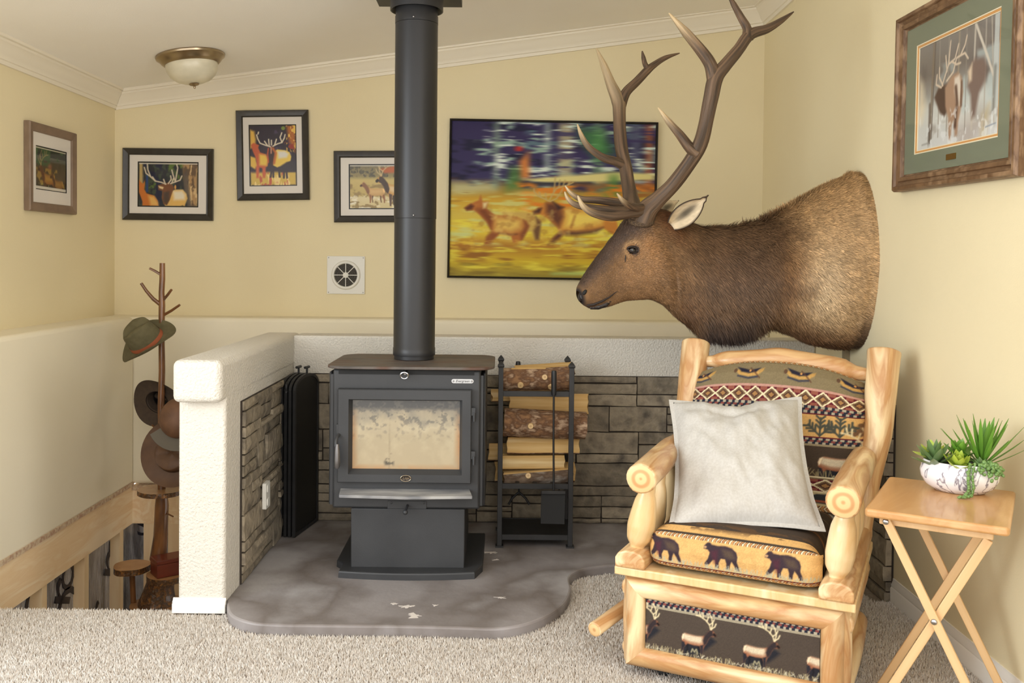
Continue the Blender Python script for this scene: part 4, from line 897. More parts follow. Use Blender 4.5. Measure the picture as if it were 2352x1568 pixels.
def art_canvas(a):                      # large canvas: cow and bull running left, blurred forest and yellow grass
    A = a.a; a.vgrad([(0,(52,44,84)),(.36,(58,52,92)),(.42,(150,128,70)),(.5,(204,160,52)),(.6,(212,186,80)),(.72,(224,196,64)),(.8,(176,122,44)),(.9,(208,178,48)),(1,(150,132,52))])
    a.blot(10, 30, 2, .55, (34,32,60), y1=.34, soft=.08); a.blot(14, 44, 3, .62, (146,172,158), y1=.33, soft=.07, x0=.1); a.blot(10, 40, 13, .6, (92,116,128), y1=.33, soft=.08, x0=.35)
    for x_, w_, c in ((.22,.03,(134,156,134)),(.47,.03,(176,196,184)),(.56,.07,(196,184,138)),(.64,.05,(54,40,78)),(.72,.06,(112,140,112)),(.83,.03,(54,44,84)),(.905,.025,(150,168,160)),(.97,.035,(190,108,66)),(.90,.06,(70,70,104))):
        a.poly([(x_-w_/2,0),(x_+w_/2,0),(x_+w_/2,.33),(x_-w_/2,.33)], c, .012, .75)
    a.blot(9, 60, 31, .58, (58,50,92), y1=.33, soft=.06, x0=.4, al=.8); a.blot(12, 70, 32, .64, (214,226,214), y1=.3, soft=.05, x0=.15); a.poly([(.62,.02),(.74,.03),(.8,.14),(.72,.18),(.64,.1)], (70,140,66), .03, .7)
    a.line([(.225,.17),(.225,.235)], .008, (232,232,232), .002); a.ell(.33,.13,.02,.016,(196,50,44)); a.poly([(.335,.19),(.38,.14),(.385,.27),(.34,.28)], (214,130,64), .012)
    a.poly([(.34,.28),(.8,.235),(1,.24),(1,.27),(.5,.30)], (224,212,140), .008); a.poly([(.34,.295),(.7,.285),(.7,.30),(.34,.31)], (52,50,60), .006)
    for x_, y_ in ((.31,.22),(.80,.25)): a.poly([(x_-.02,y_),(x_+.02,y_),(x_+.035,y_+.1),(x_-.04,y_+.12)], (86,132,62), .02, .85)
    a.blot(16, 40, 6, .52, (222,132,40), y0=.28, y1=.46, soft=.1, x0=.3); a.blot(10, 40, 33, .56, (150,90,44), y0=.28, y1=.42, x0=.6, soft=.1, al=.7); a.blot(14, 60, 7, .55, (210,210,130), y0=.33, y1=.62, soft=.1, al=.8); a.poly([(0,.3),(.2,.3),(.22,.34),(0,.36)], (204,204,160), .02, .7); a.blot(8, 40, 34, .56, (110,70,40), y0=.27, y1=.4, x1=.1)
    a.blot(7, 40, 8, .5, (138,86,36), y0=.60, y1=.70, soft=.12, al=.8); a.blot(12, 60, 9, .55, (234,220,76), y0=.42, y1=.76, soft=.1, al=.75); a.blot(12, 50, 35, .58, (112,88,36), y0=.66, soft=.12, al=.5); a.poly([(0,.545),(.1,.54),(.12,.56),(0,.565)], (196,220,170), .01, .7); a.poly([(.5,.735),(.75,.72),(.75,.745),(.5,.745)], (170,200,120), .008, .7)
    a.blur(5)
    # second cow half hidden, cow, bull
    a.poly([(.25,.44),(.34,.438),(.41,.445),(.445,.48),(.443,.525),(.437,.572),(.415,.575),(.40,.535),(.3,.53)], (204,170,88), .006); a.poly([(.42,.46),(.446,.485),(.443,.53),(.437,.575),(.42,.575),(.41,.53),(.425,.50)], (96,64,42), .008, .85)
    cow = [(.069,.425),(.09,.407),(.115,.396),(.138,.385),(.147,.360),(.157,.392),(.186,.392),(.178,.425),(.2,.445),(.224,.457),(.27,.458),(.328,.464),(.374,.482),(.388,.51),(.372,.548),(.352,.582),(.325,.594),(.31,.588),(.30,.562),(.282,.552),(.241,.549),(.213,.578),(.19,.598),(.172,.60),(.18,.566),(.205,.543),(.19,.51),(.178,.49),(.144,.457),(.115,.436),(.08,.437)]
    a.poly(cow, (180,108,52), .005); a.poly([(.22,.47),(.3,.466),(.35,.48),(.345,.52),(.30,.54),(.22,.53)], (228,192,96), .022); a.poly([(.069,.425),(.1,.405),(.115,.415),(.105,.432),(.08,.437)], (96,54,36), .007); a.poly([(.13,.43),(.17,.425),(.21,.465),(.20,.53),(.18,.49),(.15,.455)], (128,70,38), .012); a.poly([(.158,.398),(.183,.394),(.172,.424),(.16,.425)], (226,206,150), .006); a.poly([(.36,.478),(.388,.505),(.37,.55),(.352,.58),(.345,.55),(.37,.51)], (120,70,42), .01, .8); a.poly([(.2,.54),(.24,.548),(.2,.6),(.17,.602),(.18,.565)], (138,78,44), .01, .8); a.line([(.24,.546),(.3,.552),(.33,.548)], .006, (110,66,42), .006, .8)
    bull = [(.405,.437),(.425,.42),(.46,.394),(.491,.386),(.51,.392),(.534,.408),(.615,.415),(.68,.424),(.73,.430),(.79,.445),(.815,.468),(.826,.51),(.816,.545),(.79,.535),(.753,.511),(.70,.528),(.615,.537),(.56,.545),(.53,.565),(.50,.592),(.482,.594),(.51,.56),(.535,.535),(.525,.512),(.477,.468),(.443,.450),(.41,.45)]
    a.poly(bull, (204,134,58), .005); a.poly([(.57,.43),(.68,.432),(.75,.445),(.74,.49),(.62,.518),(.56,.51)], (242,212,98), .024); a.poly([(.47,.395),(.50,.392),(.545,.415),(.555,.46),(.535,.51),(.50,.478),(.47,.44)], (104,62,42), .014); a.poly([(.405,.437),(.43,.42),(.45,.418),(.44,.442),(.41,.45)], (78,46,36), .007); a.poly([(.50,.385),(.54,.408),(.56,.412),(.53,.425)], (52,36,38), .008, .9); a.poly([(.56,.53),(.62,.53),(.70,.522),(.752,.508),(.72,.535),(.62,.55),(.57,.55)], (84,52,46), .010, .9); a.line([(.612,.455),(.594,.51)], .007, (160,92,46), .008, .8); a.poly([(.545,.53),(.56,.545),(.505,.595),(.482,.596),(.51,.56)], (92,56,44), .010)
    a.blot(26, 30, 91, .55, (150,96,46), y0=.40, y1=.6, x0=.08, x1=.83, soft=.2, al=.35); a.blot(24, 30, 92, .58, (244,222,128), y0=.40, y1=.6, x0=.08, x1=.83, soft=.2, al=.35); a.blot(14, 60, 93, .52, (226,196,70), y0=.565, y1=.64, soft=.15, al=.8)
    for L in ([(.485,.385),(.465,.375),(.43,.36),(.41,.34),(.408,.325)],[(.44,.365),(.435,.34)],[(.47,.375),(.465,.345)],[(.485,.38),(.5,.35),(.52,.32),(.57,.305),(.6,.29)],[(.505,.34),(.51,.30),(.512,.265)],[(.53,.315),(.535,.28)],[(.55,.31),(.56,.28)],[(.575,.30),(.585,.285)],[(.49,.385),(.52,.37),(.54,.34),(.55,.32)]): a.line(L, .006, (196,170,110), .002)
    a.blur(1)
def art_right(a):                       # painting on the right wall: bull elk from behind in misty snow
    A = a.a; a.vgrad([(0,(128,122,116)),(.3,(112,104,98)),(.5,(150,148,142)),(.62,(196,198,192)),(.8,(204,204,198)),(1,(206,206,204))])
    a.blot(7, 4, 2, .52, (92,82,78), y1=.4, soft=.15, al=.8); a.blot(5, 5, 4, .55, (176,188,186), y0=.15, y1=.6, soft=.15, al=.7); a.poly([(0,.2),(.06,.25),(.1,.4),(.05,.5),(0,.5)], (224,210,180), .04, .8)
    a.blot(5, 9, 8, .55, (158,150,140), y0=.52, soft=.12, al=.7); a.poly([(.55,.6),(.8,.5),(.9,.55),(.7,.75),(.5,.75)], (164,150,140), .06, .6); a.poly([(.82,.55),(.9,.5),(.86,.7),(.8,.72)], (186,164,120), .03, .6)
    for x0, x1, w_, c in ((.2,.17,.022,(126,110,92)),(.22,.19,.012,(88,76,68)),(.28,.28,.012,(150,142,130)),(.4,.39,.014,(146,138,126)),(.53,.52,.02,(152,140,122)),(.72,.7,.02,(190,182,168)),(.84,.84,.014,(168,160,148)),(.96,.95,.05,(190,194,190)),(.62,.62,.01,(140,132,122)),(.9,.95,.012,(176,168,154))): a.line([(x0,0),(x1,.62)], w_, c, .004, .85)
    a.line([(.72,.0),(.86,.22),(.93,.34)], .022, (200,192,178), .004); a.line([(.16,.40),(.16,.66)], .03, (92,80,72), .01, .8); a.line([(.95,.3),(.94,.55)], .03, (112,112,106), .012, .7)
    a.poly([(.66,.24),(.72,.21),(.82,.22),(.86,.28),(.84,.36),(.78,.42),(.74,.55),(.7,.56),(.68,.42),(.64,.36)], (118,98,90), .02); a.poly([(.64,.27),(.69,.23),(.69,.33),(.66,.34)], (212,192,166), .015)
    a.poly([(.22,.36),(.27,.31),(.34,.30),(.4,.30),(.44,.36),(.42,.46),(.36,.50),(.3,.47)], (76,54,46), .012); a.poly([(.36,.32),(.44,.26),(.52,.25),(.57,.29),(.59,.38),(.57,.48),(.54,.56),(.53,.64),(.5,.64),(.49,.54),(.46,.56),(.45,.66),(.42,.65),(.41,.52),(.37,.44)], (164,132,108), .012); a.poly([(.48,.28),(.54,.27),(.565,.34),(.55,.46),(.51,.44),(.48,.36)], (214,202,186), .012); a.line([(.5,.34),(.52,.44),(.5,.58)], .03, (92,66,54), .012); a.line([(.57,.32),(.57,.46)], .02, (104,76,62), .01)
    for L in ([(.32,.30),(.36,.24),(.4,.18),(.41,.10),(.42,.04)],[(.33,.30),(.28,.24),(.28,.18)],[(.31,.31),(.24,.28),(.25,.22)],[(.4,.18),(.48,.16),(.52,.08)],[(.44,.17),(.5,.2),(.55,.2)],[(.38,.28),(.46,.24),(.5,.16),(.6,.15),(.64,.19)],[(.55,.15),(.6,.1),(.62,.05)],[(.38,.22),(.36,.12)]): a.line(L, .014, (206,188,166), .004)
    a.blot(30, 18, 21, .62, (226,228,226), y0=.45, soft=.08, al=.6); a.line([(.06,A-.03),(.16,A-.035)], .012, (150,146,140), .005, .7); a.line([(.86,A-.05),(.97,A-.06)], .008, (120,130,150), .003, .7)
PB = dict(Y=YB-.002)
picture('framed_picture', 'black framed print of two elk by a tree, nearest the left corner', [(282,340),(490,343),(492,507),(286,505)], PB, .036, art_two_elk, 'frame_black', matw=(.043,.035), inner=((.006,'black'),))
picture('framed_picture', 'black framed portrait print of a bull elk, hung highest of the three', [(541,255),(707,253),(714,459),(549,461)], PB, .036, art_bull_night, 'frame_black', matw=(.03,.04), inner=((.005,'black'),))
picture('framed_picture', 'black framed print of two walking elk, partly behind the stove pipe', [(767,347),(972,347),(974,510),(769,511)], PB, .036, art_walking, 'frame_black', matw=(.043,.034), inner=((.006,'black'),))
picture('framed_picture', 'grey wood framed elk print on the left wall', [(53,274),(164,308),(165,492),(57,484)], dict(X=XL+.002), .040, art_left, 'frame_grey', matw=(.035,.058), inner=((.004,'black'),), depth=.028)
picture('canvas_print', 'large thin-framed canvas of elk running through yellow grass', [(1031,273),(1508,283),(1505,646),(1030,638)], PB, .012, art_canvas, 'frame_black', depth=.035, glass=False, nx=300, artmat='canvas')
rp, iw_, ih_, u_, r_ = picture('framed_painting', 'walnut framed painting of an elk in snowy woods on the right wall', [(2078,45),(2372,-112),(2372,400),(2077,443)], dict(X=XR-.002), .058, art_right, 'frame_oak', depth=.04, matw=(.066,.06), matm='mat_green', inner=((.004,'cream_edge'),(.006,'mat_orange'),(.003,'cream_edge')), nx=200, fprof='oak')
MB().box((-.03,-.0225,-ih_-.052),(.03,-.0205,-ih_-.034)).build('brass_title_plate', M['brass'], rp, local=True)
# ---------------------------------------------------------------- vent fan
vc = at(795, 631.5, Y=YB); vt = thing('wall_vent', 'square white wall vent with a round spoked fan grille', 'wall vent', vc)
MV = frame4(vc, (1,0,0), (0,0,1)); hw = .102
MB().prism(rrect(-hw,-hw,hw,hw,.003), 0, .009, MV).build('plate', M['white_plastic'], vt, bevel=.002)
MB().lathe([(.061,.010),(.063,.018),(.07,.021),(.076,.018),(.079,.009)], 48, MV).build('ring', M['white_plastic'], vt, smooth=50)
MB().lathe([(0,.0095),(.061,.0095)], 40, MV).build('dark_opening', M['black'], vt)
for rr in np.linspace(.02, .058, 8): MB().tube([MV @ Vector((rr*math.cos(t), rr*math.sin(t), .012)) for t in np.linspace(0, 2*math.pi, 41)], .0009, 5, cap=False).build('grille_ring', mat('grille_ring_grey', (120,112,98), rough=.5) if rr < .021 else bpy.data.materials['grille_ring_grey'], vt, smooth=60)
for k in range(8):
    a = math.pi*k/4; MB().bar(MV @ Vector((.012*math.cos(a), .012*math.sin(a), .014)), MV @ Vector((.062*math.cos(a), .062*math.sin(a), .014)), .0035, .003, (0,1,0)).build('spoke', M['white_plastic'], vt)
MB().lathe([(0,.02),(.012,.0195),(.0155,.017),(.0155,.011)], 24, MV).build('hub', M['white_plastic'], vt, smooth=40)
for sx_ in (-1,1):
    for sy_ in (-1,1): MB().ball(MV @ Vector((sx_*.093, sy_*.093, .009)), .0032, 8, 6).build('screw', M['steel'], vt, smooth=60)
# ---------------------------------------------------------------- ceiling light
lp = at(437, 118, Y=4.38); lz = ceil_z(lp.x); lc = Vector((lp.x, lp.y, lz))
tl = math.atan(CS); ML = Matrix.Translation(lc) @ Matrix.Rotation(-tl, 4, 'Y')
lt = thing('ceiling_light', 'nickel flush-mount ceiling light with a frosted glass bowl', 'ceiling light', lc)
MB().lathe([(.0,-.0),(.155,0),(.160,-.006),(.158,-.014),(.147,-.022),(.138,-.034),(.128,-.044),(.122,-.046),(.118,-.040)], 56, ML).build('rim', M['nickel'], lt, smooth=35)
MB().lathe([(.120,-.040),(.121,-.052),(.117,-.075),(.104,-.100),(.080,-.120),(.048,-.132),(.0,-.136)], 56, ML).build('glass_bowl', M['frost'], lt, smooth=60)
MB().lathe([(0,-.131),(.018,-.133),(.024,-.138),(.020,-.143),(.009,-.146),(.005,-.149),(.006,-.154),(.003,-.160),(0,-.161)], 24, ML).build('finial', M['nickel'], lt, smooth=40)
# ---------------------------------------------------------------- branch coat stand in the stairwell
YC = 4.40
def cp(px, py, dy=0): return at(px, py, Y=YC+dy)
cs = thing('coat_stand', 'rustic branch coat stand with wood-slice shelves standing in the stairwell', 'coat stand', (cp(371,1100).x, YC, -.70))
mb = MB(); mb.tube([cp(373,604),cp(373,640),cp(371,670),cp(372,700),cp(371,760),cp(372,850),cp(370,930),cp(371,1000),cp(370,1060),cp(371,1122)], [.0125,.0135,.0135,.015,.0145,.0155,.0165,.0165,.018,.019], 12, lump=.12, seed=3); mb.build('trunk', M['bark'], cs, smooth=60)
for L, r in (([(372,632),(355,622),(343,616)],.006),([(370,700),(352,686),(336,668),(324,650)],.0085),([(374,690),(386,676),(394,665)],.0065),([(375,724),(394,713),(413,700)],.0065),([(372,1000),(358,985),(349,975)],.004),([(372,1150),(386,1180),(398,1186)],.004)):
    MB().tube([cp(x, y, -.012*i) for i, (x, y) in enumerate(L)], [r*(1.15-.12*i) for i in range(len(L))], 8, lump=.2, seed=int(L[0][1])).build('branch', M['bark'], cs, smooth=60)
def slice_(c, r, t, nm='slice_shelf', seed=0, sq=1.0):
    mb = MB(); n = 40; pts = [(c.x+r*(1+.09*mnoise.noise((math.cos(a)*1.4+seed, math.sin(a)*1.4, 2)))*math.cos(a), c.y+sq*r*(1+.09*mnoise.noise((math.cos(a)*1.4+seed, math.sin(a)*1.4, 5)))*math.sin(a)) for a in np.linspace(0, 2*math.pi, n, endpoint=False)]
    vs = [(x, y, c.z-t) for x, y in pts] + [(x, y, c.z) for x, y in pts]
    mb.add(vs, [tuple(range(n-1,-1,-1)), tuple(range(n,2*n))] + [(i,(i+1) % n,n+(i+1) % n,n+i) for i in range(n)]); mb.mi = [1,1]+[0]*n
    return mb.build(nm, [M['bark_rough'], M['slice']], cs)
d1 = cp(372,1122); slice_(d1, .108, .022, seed=1)
MB().tube([d1-Vector((0,0,.02)), cp(372,1160), cp(369,1230), cp(364,1285)], [.026,.033,.033,.04], 14, lump=.12, seed=9).build('lower_trunk', M['bark'], cs, smooth=60)
d2 = cp(303,1297,-.03); slice_(d2, .085, .028, seed=3)
d3 = cp(384,1316,-.06); slice_(d3, .094, .028, seed=5)
MB().tube([cp(303,1306,-.03), cp(306,1380,-.02), Vector((d2.x+.02, YC, -.60))], [.014,.013,.014], 8, lump=.2, seed=4).build('shelf_post', M['bark'], cs, smooth=60)
MB().tube([cp(370,1328,-.03), cp(366,1350,-.03), cp(362,1378,-.03), cp(362,1386,-.03)], [.06,.068,.082,.088], 20, lump=.1, seed=8).build('stump', M['bark_rough'], cs, smooth=60)
d4 = cp(362,1386,-.03); slice_(d4, .125, .04, seed=7); 
MB().tube([d4-Vector((0,0,.03)), Vector((d4.x, d4.y, -.70))], [.1,.12], 20, lump=.1, seed=6).build('base_log', M['bark_rough'], cs, smooth=60)
# red-brown wooden box on the shelf
bc = Vector((d3.x+.012, d3.y+.0, d3.z+.0015)); Mb = Matrix.Translation(bc) @ Matrix.Rotation(math.radians(38), 4, 'Z')
bx = thing('wooden_box', 'red-brown wooden box sitting on a slice shelf of the coat stand', 'box', bc, math.radians(38))
MB().box((-.075,-.05,0),(.075,.05,.062)).build('box_body', M['redwood'], bx, local=True, bevel=.002)
MB().box((-.077,-.052,.063),(.077,.052,.082)).build('lid', M['redwood'], bx, local=True, bevel=.003)
# ---------------------------------------------------------------- hats
def hat(name, label, c, Rm, brx, bry, crx, cry, ch, mats, curl=.03, dent=.5, band=True, hollow=False, tip=1.0, crease=True):
    """brim in the local xy plane, crown up z"""
    o = thing(name, label, 'hat', c, Rm); n = 48; R_ = 8
    vs = []; 
    def brim(f, a, under):
        x = (crx + (brx-crx)*f)*math.cos(a); y = (cry + (bry-cry)*f)*math.sin(a)
        z = curl*f*f*(math.sin(a)**2) - curl*.45*f*(math.cos(a)**2); return (x, y, z - (.0035 if under else 0))
    mb = MB()
    for un in (0, 1):
        for i in range(R_+1):
            for k in range(n): vs.append(brim(i/R_, 2*math.pi*k/n, un))
    S = (R_+1)*n; fs = []
    for un in (0, 1):
        for i in range(R_):
            for k in range(n): b = un*S; fs.append((b+i*n+k, b+(i+1)*n+k, b+(i+1)*n+(k+1) % n, b+i*n+(k+1) % n))
    for k in range(n): fs.append((R_*n+k, S+R_*n+k, S+R_*n+(k+1) % n, R_*n+(k+1) % n)); fs.append((k, (k+1) % n, S+(k+1) % n, S+k))
    mb.add(vs, fs); mb.build('brim', M[mats[0]], o, local=True, smooth=60)
    mb = MB(); vs = []; K = 14
    for i in range(K+1):
        t = i/K
        if t < .62: f = 1 - .16*(t/.62)*tip; z = ch*(t/.62)
        else: q = (t-.62)/.38; f = (1-.16*tip)*math.cos(q*math.pi/2)**.8 if q < 1 else 0.0; z = ch*(1 + .10*math.sin(q*math.pi/2))
        for k in range(n):
            a = 2*math.pi*k/n; x = crx*f*math.cos(a); y = cry*f*math.sin(a); zz = z
            if crease and t > .45:
                w = min(1, (t-.45)/.3); zz -= dent*ch*w*math.exp(-(y/(cry*.32))**2)*(.55+.45*(1-(x/crx)**2)); zz -= w*.18*ch*max(0, -x/crx); y *= 1 - .22*w*max(0, x/crx)
            vs.append((x, y, zz))
    mb.add(vs, [(i*n+k, i*n+(k+1) % n, (i+1)*n+(k+1) % n, (i+1)*n+k) for i in range(K) for k in range(n)])
    cr = mb.build('crown', M[mats[1]], o, local=True, smooth=70); m2 = cr.modifiers.new('solid', 'SOLIDIFY'); m2.thickness = .003
    if band:
        hb = .022; vs = []
        for z in (.002, hb):
            for k in range(n): a = 2*math.pi*k/n; f = 1.02 - .16*(z/ch)*tip; vs.append((crx*f*math.cos(a), cry*f*math.sin(a), z))
        MB().add(vs, [(k,(k+1) % n,n+(k+1) % n,n+k) for k in range(n)]).build('hat_band', M[mats[2]], o, local=True, smooth=70)
    if hollow:
        vs = [(crx*.97*f*math.cos(2*math.pi*k/n), cry*.97*f*math.sin(2*math.pi*k/n), z) for f, z in ((1,-.003),(.93,ch*.45),(.8,ch*.75)) for k in range(n)]
        MB().add(vs, [(i*n+k, i*n+(k+1) % n, (i+1)*n+(k+1) % n, (i+1)*n+k) for i in range(2) for k in range(n)] + [tuple(2*n+k for k in range(n))]).build('lining', M['hat_lining'], o, local=True, smooth=70)
    return o
def axes(xa, za):
    z = Vector(za).normalized(); x = Vector(xa); x = (x - z*x.dot(z)).normalized(); return Matrix((x, z.cross(x), z)).transposed()
hat('hat', 'olive green felt hat with a rust band hanging high on the coat stand', cp(338,784,-.075), axes((.86,.05,.50), (-.36,-.62,.70)), .142, .112, .084, .07, .105, ('felt_olive','felt_olive','hat_band'), curl=.035, dent=.3)
hat('hat', 'dark brown felt hat hung with its black lining facing out', cp(362,923,.045), axes((.97,0,-.24), (.2,.95,.15)), .135, .115, .062, .055, .09, ('felt_dark','felt_dark','felt_dark'), curl=-.03, hollow=True, band=False)
hat('hat', 'brown leather wide-brim hat hanging lowest on the coat stand', cp(400,1040,-.075), axes((1,0,0), (.1,-.97,.22)), .156, .160, .085, .09, .06, ('hat_brown','hat_brown','hat_brown'), curl=.02, dent=.25, tip=.6)
MB().ball(cp(361,1054,-.10), .008, 10, 8).build('hat_concho', M['brass'], [o for o in COL.objects if o.get('label','').startswith('brown leather')][0], smooth=60)
# peaked cap half hidden behind the half wall
cc = cp(412,962,-.175); cap = thing('cap', 'rust and grey cap peeking out behind the half wall end', 'cap', cc, axes((1,0,0), (.25,-.85,.45)))
MB().lathe([(.085,0),(.088,.02),(.08,.05),(.058,.075),(.03,.088),(0,.092)], 32, None, 1, 1.1).build('crown', M['cap_rust'], cap, local=True, smooth=60)
mb = MB(); k = 17; vs = [((.083+q)*math.sin(t)*1.0, -(.088+q*1.1)*math.cos(t), z-(.012 if q else 0)) for q, z in ((0,.006),(.055,.0),(.055,-.004),(0,.002)) for t in np.linspace(-1.0, 1.0, k)]
mb.add(vs, [(r*k+i, r*k+i+1, ((r+1) % 4)*k+i+1, ((r+1) % 4)*k+i) for r in range(4) for i in range(k-1)]); mb.build('visor', M['cap_grey'], cap, local=True, smooth=40)
# ---------------------------------------------------------------- elk shoulder mount on the right wall
YE = 3.61
def smooth(t): return t*t*(3-2*t)
# stations: top px, bottom px, centre depth Y, half width, boxiness
ST = [((1326,668),(1334,694),3.455,.020,2.0),((1329,655),(1345,703),3.458,.034,2.2),((1340,636),(1364,709),3.463,.042,2.4),((1362,604),(1394,704),3.472,.046,2.4),((1390,566),(1432,692),3.484,.051,2.4),((1415,534),(1470,687),3.497,.060,2.3),
      ((1436,506),(1503,690),3.512,.080,2.2),((1460,486),(1528,703),3.528,.086,2.1),((1496,478),(1548,722),3.545,.082,2.0),((1534,486),(1572,742),3.56,.086,2.0),((1570,506),(1598,756),3.575,.100,2.0),((1612,520),(1632,764),3.585,.112,2.0),
      ((1664,521),(1676,764),3.592,.124,2.0),((1716,515),(1716,754),3.598,.138,2.0),((1764,500),(1762,748),3.602,.154,2.0),((1812,472),(1806,764),3.606,.172,2.1),((1860,442),(1852,786),3.608,.190,2.1),((1904,420),(1900,797),3.61,.205,2.2),((1940,405),(1934,800),3.61,.214,2.2)]
def lat_dir(i):
    yaw = math.radians(np.interp(i, [0,8,11,14,18], [21,19,11,3,0])); return Vector((math.sin(yaw)*1.0, -math.cos(yaw), 0))
rows = []
for i, (t, b, y, hw, bx_) in enumerate(ST):
    T_, B_ = at(t[0], t[1], Y=y), at(b[0], b[1], Y=y); rows.append((T_, B_, hw, bx_, lat_dir(i)))
T_, B_, hw, bx_, lt_ = rows[-1]
for xw, f in ((XR-.035, 1.0), (XR-.002, 1.0)):
    k = (xw - T_.x); rows.append((Vector((xw, YE, T_.z+.012*f)), Vector((xw, YE, B_.z+.004)), .216, 2.2, lt_))
def lerp_rows(s):
    i = min(int(s), len(rows)-2); f = s-i
    def cr(g):
        p0 = g(rows[max(i-1,0)]); p1 = g(rows[i]); p2 = g(rows[i+1]); p3 = g(rows[min(i+2,len(rows)-1)])
        return (p1*2 + (p2-p0)*f + (p0*2-p1*5+p2*4-p3)*(f*f) + (p1*3-p0-p2*3+p3)*(f**3))*0.5
    return cr(lambda r: r[0]), cr(lambda r: r[1]), cr(lambda r: r[2]), cr(lambda r: r[3]), cr(lambda r: r[4]).normalized()
NS, NA = 220, 110
SV = np.linspace(0, len(rows)-1, NS)
def elk_pt(s, a):
    T_, B_, hw, bx_, L_ = lerp_rows(s); c = (T_+B_)*.5; up = (T_-B_)*.5
    ca, sa = math.cos(a), math.sin(a); e = 2.0/bx_
    cc = math.copysign(abs(ca)**e, ca); ss = math.copysign(abs(sa)**e, sa)
    neck = smooth(min(1, max(0, (s-8)/3)))
    w = hw*(1 - .30*neck*max(0, ca)**1.2*(1-smooth(min(1,max(0,(s-15)/4)))*.5) - .12*neck*max(0,-ca))   # crest of neck is narrower
    if s < 8: w *= 1 - .18*max(0, -ca)*smooth(min(1, s/3)) + (.10*math.exp(-((s-6.3)/1.0)**2)*max(0, ca-.1))
    p = c + up*cc + L_*(w*ss)
    return p
# shoulder and muscle relief
def relief(s, a, p):
    d = 0.0; side = abs(math.sin(a))
    d += .020*side*math.exp(-((s-16.6)/1.3)**2)*math.exp(-((math.cos(a)+.15)/.55)**2)       # shoulder blade
    d -= .012*side*math.exp(-((s-14.6)/.7)**2)*math.exp(-((math.cos(a)+.35)/.6)**2)          # groove before the shoulder
    d += .010*side*math.exp(-((s-7.2)/1.0)**2)*math.exp(-((math.cos(a)+.45)/.4)**2)          # cheek
    d -= .008*side*math.exp(-((s-4.4)/.8)**2)*math.exp(-((math.cos(a)-.1)/.4)**2)
    d += .006*side*math.exp(-((s-1.2)/.6)**2)*math.exp(-((math.cos(a)-.1)/.5)**2)            # nostril flare
    return d
P = np.zeros((NS, NA, 3))
for i, s in enumerate(SV):
    T_, B_, hw, bx_, L_ = lerp_rows(s); c = (T_+B_)*.5
    for k in range(NA):
        a = 2*math.pi*k/NA; p = elk_pt(s, a); d = relief(s, a, p); q = (p-c).normalized(); p = p + q*d
        if s < 19: p += q*(.003*mnoise.noise(p*22))
        P[i,k] = p
def on_side(px, py, near=True):
    """nearest point of the hide's near side to a sight line"""
    o = np.array([0,0,CAMH]); d = CAMR @ Vector(((px-PPX)/FPX, -(py-PPY)/FPX, -1.0)); d = np.array(d.normalized())
    Q = P.reshape(-1,3); t = (Q-o)@d; dist = np.linalg.norm(Q-o-t[:,None]*d, axis=1); cand = np.where(dist < .006)[0]
    if not len(cand): cand = np.argsort(dist)[:3]
    j = cand[np.argmin(t[cand])]; p = o + d*t[j]; i, k = divmod(j, NA); nr = p - P[i].mean(0); return Vector(p), Vector(nr).normalized()
# colour of the hide, by place on the animal
def mixc(a, b, t): t = np.clip(t, 0, 1)[..., None]; return a*(1-t) + b*t
def gs(x, c, w): return np.exp(-((x-c)/w)**2)
S2, A2 = np.meshgrid(SV, 2*np.pi*np.arange(NA)/NA, indexing='ij'); CA = np.cos(A2)
nz = np.array([[mnoise.noise(Vector(P[i,k])*14) for k in range(NA)] for i in range(NS)]); nz2 = np.array([[mnoise.noise(Vector(P[i,k])*45) for k in range(NA)] for i in range(NS)])
def C8(*c): return np.array(c)/255.0
hc = np.broadcast_to(C8(122,92,62), P.shape).copy()
hc = mixc(hc, C8(142,106,70), gs(S2,5.5,1.8)*gs(CA,-.1,.6)); hc = mixc(hc, C8(74,58,48), np.clip((CA-.35)*2.2,0,1)*(S2<7)*np.clip((S2-.5)*1.2,0,1)*.9)      # dark bridge of the nose
hc = mixc(hc, C8(96,60,34), gs(S2,8.6,1.0)*np.clip((CA-.3)*2,0,1)); hc = mixc(hc, C8(150,108,66), gs(S2,6.4,.8)*gs(CA,.25,.3)*.9)
hc = mixc(hc, C8(104,78,54), np.clip((S2-9)/1.5,0,1)*np.clip((14.8-S2)/1.0,0,1)); hc = mixc(hc, C8(92,72,58), gs(S2,12,2)*gs(CA,.2,.5)*.6)
hc = mixc(hc, C8(62,50,46), np.clip((-CA-.55)*2.6,0,1)*np.clip((S2-9.5)/1.0,0,1)*np.clip((13.8-S2)/1.2,0,1)); hc = mixc(hc, C8(84,58,38), gs(S2,9.0,.9)*np.clip(-CA-.1,0,1))
sh_ = np.clip((S2-14.2+nz*.7+CA*.25)/1.5,0,1); hc = mixc(hc, C8(178,146,106), sh_); hc = mixc(hc, C8(196,170,134), sh_*gs(S2,15.9,.9)*gs(CA,-.25,.45)); hc = mixc(hc, C8(168,132,88), sh_*np.clip(CA-.35,0,1)*1.2)
hc = mixc(hc, C8(112,80,54), np.clip((-CA-.62)*3.2,0,1)*np.clip((S2-14)/1.5,0,1)); hc = mixc(hc, C8(92,72,56), np.clip((-CA-.35)*2.0,0,1)*np.clip((S2-17.4)/1.2,0,1)*.8); hc = mixc(hc, C8(122,84,48), gs(S2,14.3,.5)*gs(CA,-.1,.6)*.5)
hc = mixc(hc, C8(40,34,32), np.clip((.9-S2)*1.6,0,1)); hc = mixc(hc, C8(58,44,38), gs(S2,1.5,.9)*np.clip(-CA-.2,0,1))
